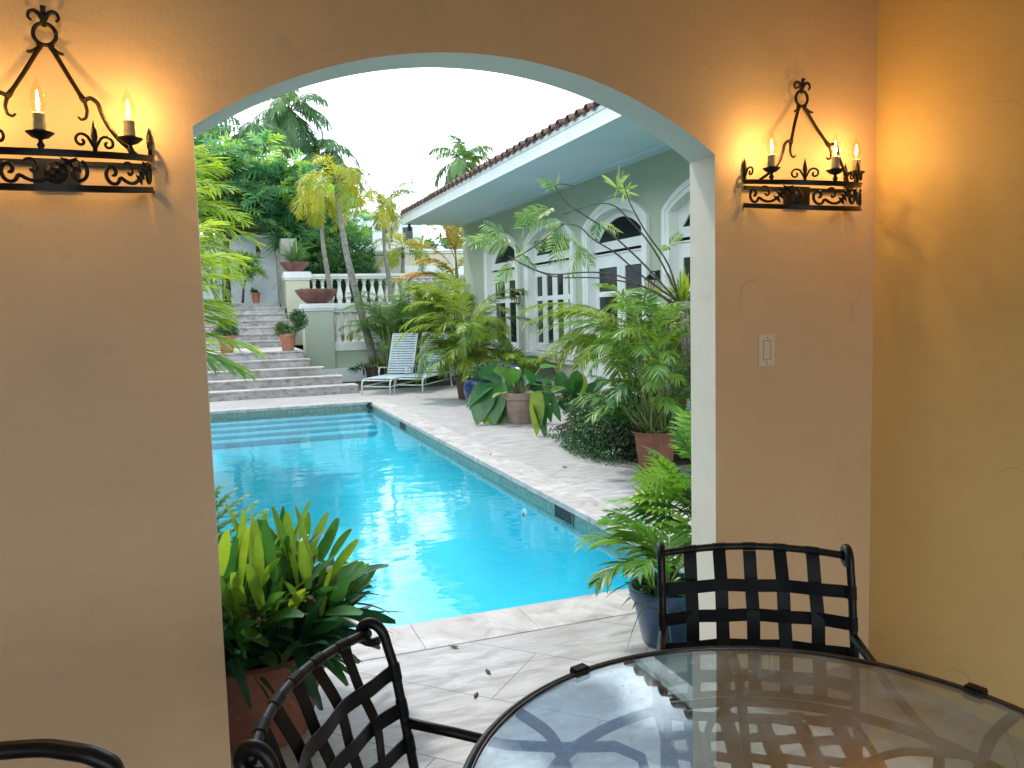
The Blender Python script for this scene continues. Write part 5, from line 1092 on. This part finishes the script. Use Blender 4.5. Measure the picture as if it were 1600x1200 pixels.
palm_clump(e, MAT['arecadeep'], 74, 1.45, 1.4, 1.6, 40, .34, .017, .5, (.0, .85), (35, 82), .0)
e = E('areca_palm', (4.9, 18.3, 0), 'taller pale palm between the baluster wall and house corner', 'palm')
palm_clump(e, MAT['areca'], 54, 1.9, 1.35, 1.6, 40, .34, .017, .35, (.2, 1.0), (45, 84), .0)
e = E('yellow_palm', (5.9, 19.6, 0), 'palm with orange yellow fronds rising at the far house corner', 'palm')
lf, st = MB(), MB()
for az_, el_, L_, dr, h, tn in [(-1.45, 40, 1.7, 1.35, 2.2, .95), (-1.2, 60, 1.5, 1.2, 2.6, .6), (-.8, 78, 1.4, .8, 3.0, .4), (-1.6, 30, 1.3, 1.5, 1.75, 1.0), (-1.3, 70, 1.6, 1.0, 2.9, .5), (.3, 80, 1.4, .8, 3.0, .4), (-1.9, 55, 1.4, 1.5, 2.4, .7), (1.2, 60, 1.4, 1.3, 2.6, .3), (-.5, 85, 1.3, .5, 3.1, .4), (-1.5, 50, 1.4, 1.7, 2.2, .3), (-1.8, 20, 1.0, 1.2, 1.5, .9), (-1.1, 50, 1.2, 1.3, 1.3, .3)]:
    st.tube([V(rng.uniform(-.2, .2), rng.uniform(-.2, .2), 0), V(0, 0, h)], [.03, .015], 6); frond(lf, st, V(0, 0, h), az_, radians(el_), L_, dr, 64, .38, .028, 60, .1, .3, tn, start=.12, r=.012, K=3)
lf.build('fronds', MAT['orange'], e, smooth=True); st.build('stems', MAT['stem'], e)

# ---- pots on the steps, wall and piers
def little_pot(loc, r, h, mat, lab, kind='leafy', grp=None, name='potted_plant', k=.68):
    e = potted(name, loc, lab, terra_pot(r, h, k), mat, grp, soilz=h * .9)
    return e
e = little_pot((.28, 18.12, z5), .185, .37, MAT['terra2'], 'terracotta pot of pale leafy flowers at the left of the step landing', grp='terracotta pots on the landing')
small_leaves(e, MAT['shrub'], 1500, (-.02, 0, .50), (.34, .28, .20), .07, .035, 'leaves', .3, 7, (.5, 1.0)); b = MB()
for _ in range(14): c = V(-.28, -.05, .55) + rng.normal(0, .06, 3); b.blades(np.tile(c, (5, 1)), nrm(rng.normal(0, 1, (5, 3))), rng.normal(0, 1, (5, 3)), .03, .022, K=2)
b.build('blossoms', MAT['magenta'], e)
e = little_pot((1.55, 18.12, z5), .185, .37, MAT['terra2'], 'terracotta pot beside the sage pier with leaves leaning right', grp='terracotta pots on the landing')
small_leaves(e, MAT['shrub'], 900, (-.06, 0, .46), (.28, .26, .16), .07, .035, 'leaves', .3, 6, (.4, 1.0)); small_leaves(e, MAT['shrub'], 900, (.24, 0, .66), (.20, .18, .26), .07, .035, 'side_leaves', .3, 6, (.3, .9))
e = potted('bowl_planter', (2.37, 19.38, 1.872), 'wide shallow weathered bowl on the lower pier cap', [(0, 0), (.22, 0), (.235, .012), (.36, .10), (.46, .24), (.495, .31), (.49, .335), (.47, .335), (.45, .30), (.3, .2)], MAT['bowl'], 'weathered bowls on the piers', soilz=.29, cat='planter')
for k in range(7):
    x = -.36 + .12 * k; strap_clump(e, MAT['agave'], 14, .085, .03, .03, .30, (20, 85), (0, .1), 3, name='succulent', center=(x, rng.uniform(-.2, .1)), tint=(.2, 1))
e = potted('bowl_planter', (2.24, 22.86, 2.802), 'weathered bowl with spiky agave on the higher pier cap', [(0, 0), (.17, 0), (.18, .012), (.30, .13), (.40, .25), (.405, .27), (.385, .27), (.36, .24)], MAT['bowl'], 'weathered bowls on the piers', soilz=.23, cat='planter')
strap_clump(e, MAT['coco'], 60, .75, .05, .08, .24, (25, 88), (.0, .25), 4, name='leaves', tint=(.2, 1))
e = little_pot((1.25, 24.35, 2.0), .13, .30, MAT['terra2'], 'small terracotta pot on the ledge at the top of the steps')
small_leaves(e, MAT['shrub'], 300, (0, 0, .36), (.12, .12, .1), .06, .03, 'leaves', .3, 4)
e = little_pot((3.55, 18.55, 0), .27, .40, MAT['darkpot'], 'brown clay pot of spiky leaves against the baluster wall by the steps', k=.72)
b = MB(); a = np.linspace(0, 2 * pi, 17); b.tube(np.stack([-.29 + .0 * a - .02, .06 * np.cos(a) - .12, .27 + .075 * np.sin(a)], 1), .012, 6); b.build('ring_handle', MAT['darkpot'], e, smooth=True)
strap_clump(e, MAT['agave'], 90, .42, .04, .24, .38, (0, 75), (.1, .6), 4, name='leaves', tint=(.2, 1)); strap_clump(e, MAT['brom'], 22, .26, .03, .05, .40, (5, 70), (.2, .6), 4, name='pale_leaves', center=(.08, -.2), tint=(.4, .9))
b = MB()
lf = MB()
for dx, dz in ((-.3, .36), (-.38, .30), (-.34, .42), (-.45, .33)): lobed_leaves(lf, np.array([V(dx * .8, -.05, dz)]), np.array([V(-1, -.2, .1 + rng.uniform(-.3, .3))]), .34, .1, 4, .13)
lf.build('side_leaves', MAT['broad'], e, smooth=True)
for k, (x, kind) in enumerate([(2.95, 'p'), (3.1, 'b'), (3.32, 'b'), (3.36, 'p'), (3.58, 'p'), (4.05, 'p'), (4.3, 'b'), (4.6, 'p')]):
    if kind == 'b':
        e = E('bromeliad', (x, 19.85 + .05 * k, .80), ['', 'green bromeliad seen through the first gap of the lower balusters', 'yellowish bromeliad seen through the second gap of the lower balusters', '', '', '', 'bromeliad behind the balusters to the right of the leaning trunk', ''][k], 'bromeliad')
        strap_clump(e, MAT['brom'], 26, .38, .045, .04, 0, (35, 88), (.1, .5), 4, tint=(.2, 1.0))
    else:
        e = little_pot((x, 21.6 + .1 * (k % 3), .80), .13, .26, MAT['terra2'], ['tiny pink terracotta pot beside the pier behind lower balusters', '', '', 'tiny terracotta pot behind the second baluster gap', 'tiny terracotta pot hidden behind the leaning trunk', 'tiny terracotta pot right of the leaning trunk behind balusters', '', 'tiny terracotta pot near palm fronds behind balusters'][k], grp='little pots on the middle terrace')
        strap_clump(e, MAT['agave'], 20, .2, .03, .05, .24, (20, 80), (0, .4), 3, tint=(.3, 1))

# ---- palms of the terraces
GP = 'golden palms on the terraces'
palm_tree('golden_palm', (3.56, 18.75, 0), 'golden palm with leaning grey trunk rising from the pot by the loungers', [(0, 0, 0), (-.07, 0, .8), (-.33, 0, 1.9), (-.55, 0, 3.0), (-.66, 0, 3.9), (-.70, 0, 4.25)], .10, .048, 13, 1.25, MAT['golden'], 2.2, (-8, 72), 46, .27, .020, (.25, 1), .5, GP, shaft=.42, ldroop=.25)
palm_tree('golden_palm', (2.98, 21.4, .8), 'golden palm with straight grey trunk behind the wide bowl', [(0, 0, 0), (-.02, 0, 1.6), (-.14, 0, 2.6), (-.16, 0, 3.55)], .075, .042, 11, 1.1, MAT['golden'], 2.4, (-15, 60), 46, .26, .020, (.3, 1), .5, GP, shaft=.3, ldroop=.3, bark='bark')
palm_tree('golden_palm', (4.72, 22.05, .8), 'golden palm with pale trunk in front of the stepped building', [(0, 0, 0), (-.02, 0, 1.7), (-.12, 0, 2.4), (-.14, 0, 3.5)], .075, .042, 11, 1.05, MAT['golden'], 2.3, (-15, 70), 44, .25, .020, (.15, .8), .5, GP, shaft=.35, ldroop=.3, bark='bark')
palm_tree('golden_palm', (5.6, 24.4, 1.8), 'bushy golden palm at the eave corner behind the others', [(0, 0, 0), (.02, 0, .9), (.05, 0, 1.5)], .09, .05, 12, 1.3, MAT['golden'], 2.0, (-5, 75), 46, .28, .020, (.1, .7), .5, GP, shaft=.3, ldroop=.3)
palm_tree('lime_palm', (-1.55, 9.6, 0.03), 'lime green palm spreading long sunlit fronds over the pool from the left', [(0, 0, 0), (.05, 0, .7), (.12, 0, 1.3)], .13, .09, 15, 1.95, MAT['lime'], .8, (2, 66), 30, .66, .048, (.4, 1), .12, None, ldroop=.10, azs=[1.35, 1.7, 1.5, 1.1, 1.9, .8, 2.2, 1.6, 1.25, 1.45, 2.5, .4])
e = palm_tree('lime_palm', (-1.75, 12.4, 0.03), 'tall yellow lime palm crown at the upper left of the arch', [(0, 0, 0), (.1, 0, 1.5), (.25, 0, 2.6)], .13, .09, 18, 2.3, MAT['lime'], 1.2, (0, 72), 46, .55, .034, (.1, .8), .35, None, ldroop=.15, azs=[1.3, 1.7, 1.5, 1.1, 1.9, .8, 2.2, 1.6])
GC = 'coconut palms against the sky'
palm_tree('coconut_palm', (2.6, 38, 2), 'tallest coconut palm with leaning trunk against the white sky', [(0, 0, 0), (.3, 0, 5.5), (.8, 0, 7.6), (1.25, 0, 8.9)], .17, .13, 24, 2.5, MAT['coco'], 1.9, (-45, 82), 50, .62, .042, (.1, .9), .15, GC, ldroop=.7, K=3)
palm_tree('coconut_palm', (4.7, 38.5, 2), 'coconut palm just right of and lower than the tallest one', [(0, 0, 0), (.1, 0, 5), (.5, 0, 7.0)], .15, .11, 17, 2.2, MAT['coco'], 1.9, (-30, 80), 46, .58, .042, (.0, .7), .15, GC, ldroop=.7, K=3)
palm_tree('coconut_palm', (5.75, 40, 2), 'small coconut palm crown peeking over the golden palm', [(0, 0, 0), (.05, 0, 5), (.1, 0, 6.2)], .13, .10, 15, 2.1, MAT['coco'], 2.0, (-20, 75), 38, .7, .055, (.0, .6), .15, GC, ldroop=.7, K=3)
palm_tree('coconut_palm', (11.35, 36, 2), 'lone coconut palm standing above the red tile roof', [(0, 0, 0), (.05, 0, 4), (.0, 0, 6.55)], .12, .10, 17, 1.9, MAT['coco'], 1.7, (-35, 85), 36, .55, .06, (.4, 1), .12, GC, ldroop=.55, K=3)
palm_tree('coconut_palm', (1.25, 33, 2), 'grey trunked palm with hanging fronds at the upper left sky gap', [(0, 0, 0), (.2, 0, 4), (.3, 0, 6.7)], .15, .12, 16, 2.4, MAT['coco'], 2.3, (-50, 60), 40, .7, .05, (.0, .5), .15, GC, ldroop=.9, K=3)
palm_tree('thin_palm', (7.3, 34, 2), 'thin distant palm with one curled frond beside the eave', [(0, 0, 0), (0, 0, 4.2)], .07, .05, 3, 1.7, MAT['coco'], 1.7, (60, 85), 34, .35, .04, (.5, .9), .1, None, ldroop=.5, azs=[1.6, 1.2, 2.0])

# ---- trees behind the garden wall
GT = 'lobed leaf trees behind the garden wall'
rosette_tree('breadfruit_tree', (.4, 24.0, 2.0), 'dark trunked tree with lobed leaves in front of the white wall', (.9, -.4, 3.2), (1.8, 1.0, 1.3), 62, 9, .62, MAT['broad'], [(.05, 0, 0), (.06, 0, .9), (.10, -.05, 1.7), (.35, -.1, 2.1)], .13, MAT['barkdark'], 4, group=GT)
rosette_tree('breadfruit_tree', (.6, 27.8, 2.6), 'broad mass of glossy lobed foliage above the white garden wall', (.9, 0, 2.6), (2.6, 1.2, 1.7), 120, 9, .66, MAT['broad'], [(0, 0, 0), (.2, 0, 1.0), (.5, 0, 1.7)], .16, MAT['bark'], 4, group=GT)
rosette_tree('breadfruit_tree', (3.6, 27.5, 1.8), 'bright lobed tree between the agave bowl and golden palms', (-.2, 0, 2.6), (1.9, 1.2, 1.9), 110, 9, .60, MAT['broad'], [(0, 0, 0), (.1, 0, 1.0), (.2, 0, 1.8)], .13, MAT['bark'], 4, group=GT, seed_tint=(.2, 1.0))
rosette_tree('breadfruit_tree', (-1.3, 26.5, 2.6), 'tall lobed tree reaching the upper left of the arch', (.3, 0, 4.0), (1.5, 1.2, 1.9), 80, 9, .68, MAT['broad'], [(0, 0, 0), (.1, 0, 2.0), (.4, 0, 3.0)], .16, MAT['bark'], 4, group=GT, seed_tint=(.1, 1.0))
rosette_tree('papaya_tree', (1.0, 23.6, 2.0), 'small papaya like rosette against the white wall beside dark trunk', (.05, 0, .95), (.35, .25, .35), 7, 8, .40, MAT['broad'], [(-.15, 0, 0), (-.1, 0, .4), (0, 0, .8)], .04, MAT['barkdark'], 5, palm=True)
rosette_tree('papaya_tree', (2.35, 24.2, 1.8), 'dark papaya foliage hanging over the stained wall end', (.0, -.2, 2.35), (.65, .5, 1.0), 32, 9, .50, MAT['broad'], [(0, 0, 0), (0, 0, 1.0), (0, 0, 1.8)], .08, MAT['barkdark'], 5, palm=True, seed_tint=(0, .7))
e = E('hedge_bush', (4.1, 24.5, 1.8), 'rounded dark green bush behind the higher balusters', 'bush')
small_leaves(e, MAT['hedge'], 11000, (0, 0, 1.05), (1.15, .7, 1.2), .16, .035, 'leaves', .62, 12)
b = MB(); [b.tube([V(0, 0, 0), V(rng.uniform(-.6, .6), rng.uniform(-.3, .3), rng.uniform(.5, 1.4))], [.04, .015], 5, cap=False) for _ in range(14)]; b.build('stems', MAT['barkdark'], e)
e = E('hedge_bush', (2.95, 24.2, 1.8), 'darker low bush filling behind the pier and bowl', 'bush')
small_leaves(e, MAT['hedge'], 5000, (0, 0, .6), (.8, .5, .8), .15, .035, 'leaves', .6, 8, (0, .5))
b = MB(); [b.tube([V(0, 0, 0), V(rng.uniform(-.4, .4), rng.uniform(-.2, .2), rng.uniform(.3, .8))], [.03, .012], 5, cap=False) for _ in range(10)]; b.build('stems', MAT['barkdark'], e)
# far wood on the slope
lf = MB()
n = 26000; X_ = rng.uniform(-30, 45, n); Y_ = rng.uniform(44, 58, n); top = 5.2 + 1.6 * np.sin(X_ * .55) + .9 * np.sin(X_ * 1.7 + 1) - .05 * np.abs(X_ - 4); Z_ = 1.8 + (top - 1.8) * rng.random(n) ** .5
lf.blades(np.stack([X_, Y_, Z_], 1), nrm(rng.normal(0, 1, (n, 3)) + V(0, -.3, .3)), rng.normal(0, 1, (n, 3)), rng.uniform(.4, .8, n), .22, droop=.2, K=2, tint=np.clip(.5 + .35 * np.sin(X_ * .9 + Z_) + rng.normal(0, .2, n), 0, 1))
o = lf.build('distant_wood', MAT['hedge'], smooth=True); o['kind'] = 'stuff'

lf = MB(); n = 26000; Y_ = rng.uniform(-2, 46, n); X_ = rng.uniform(-11.5, -9, n); top = 7.4 + 1.1 * np.sin(Y_ * .8) + .6 * np.sin(Y_ * 2.3)
lf.blades(np.stack([X_, Y_, top * rng.random(n) ** .6], 1), nrm(rng.normal(0, 1, (n, 3))), rng.normal(0, 1, (n, 3)), rng.uniform(.4, .8, n), .24, droop=.2, K=2, tint=rng.random(n))
o = lf.build('side_wood', MAT['hedge'], smooth=True); o['kind'] = 'stuff'

# ---- fallen leaves on the deck
spots = [(765, 1053, 'curled dark leaf lying alone before the table'), (885, 730, 'brown dry leaf near the shrub bed on the deck'), (766, 711, 'single dark leaf on the deck at mid pool edge'),
         (704, 1010, 'speck of leaf on the near coping'), (650, 620, 'leaf fallen by the lounger leg'), (742, 1090, 'small leaf scrap close to the chair arm')]
for x, y, lab in spots:
    p = gp(x, y, .004); e = MB(); s_ = .045 if y > 900 else .06
    a = rng.uniform(0, 6); e.blades(np.array([[0, 0, .003]]), [V(cos(a), sin(a), rng.uniform(.05, .3))], [V(-sin(a), cos(a), rng.uniform(-.3, .5))], s_, s_ * .42, droop=.2, K=5, fold=.3, tint=.5); e.tube([(0, 0, .003), (-cos(a) * s_ * .3, -sin(a) * s_ * .3, .006)], .0012, 4)
    o = e.build('fallen_leaf', MAT['deadleaf']); o.location = tuple(p); tag(o, lab, 'leaf', 'fallen leaves on the deck')
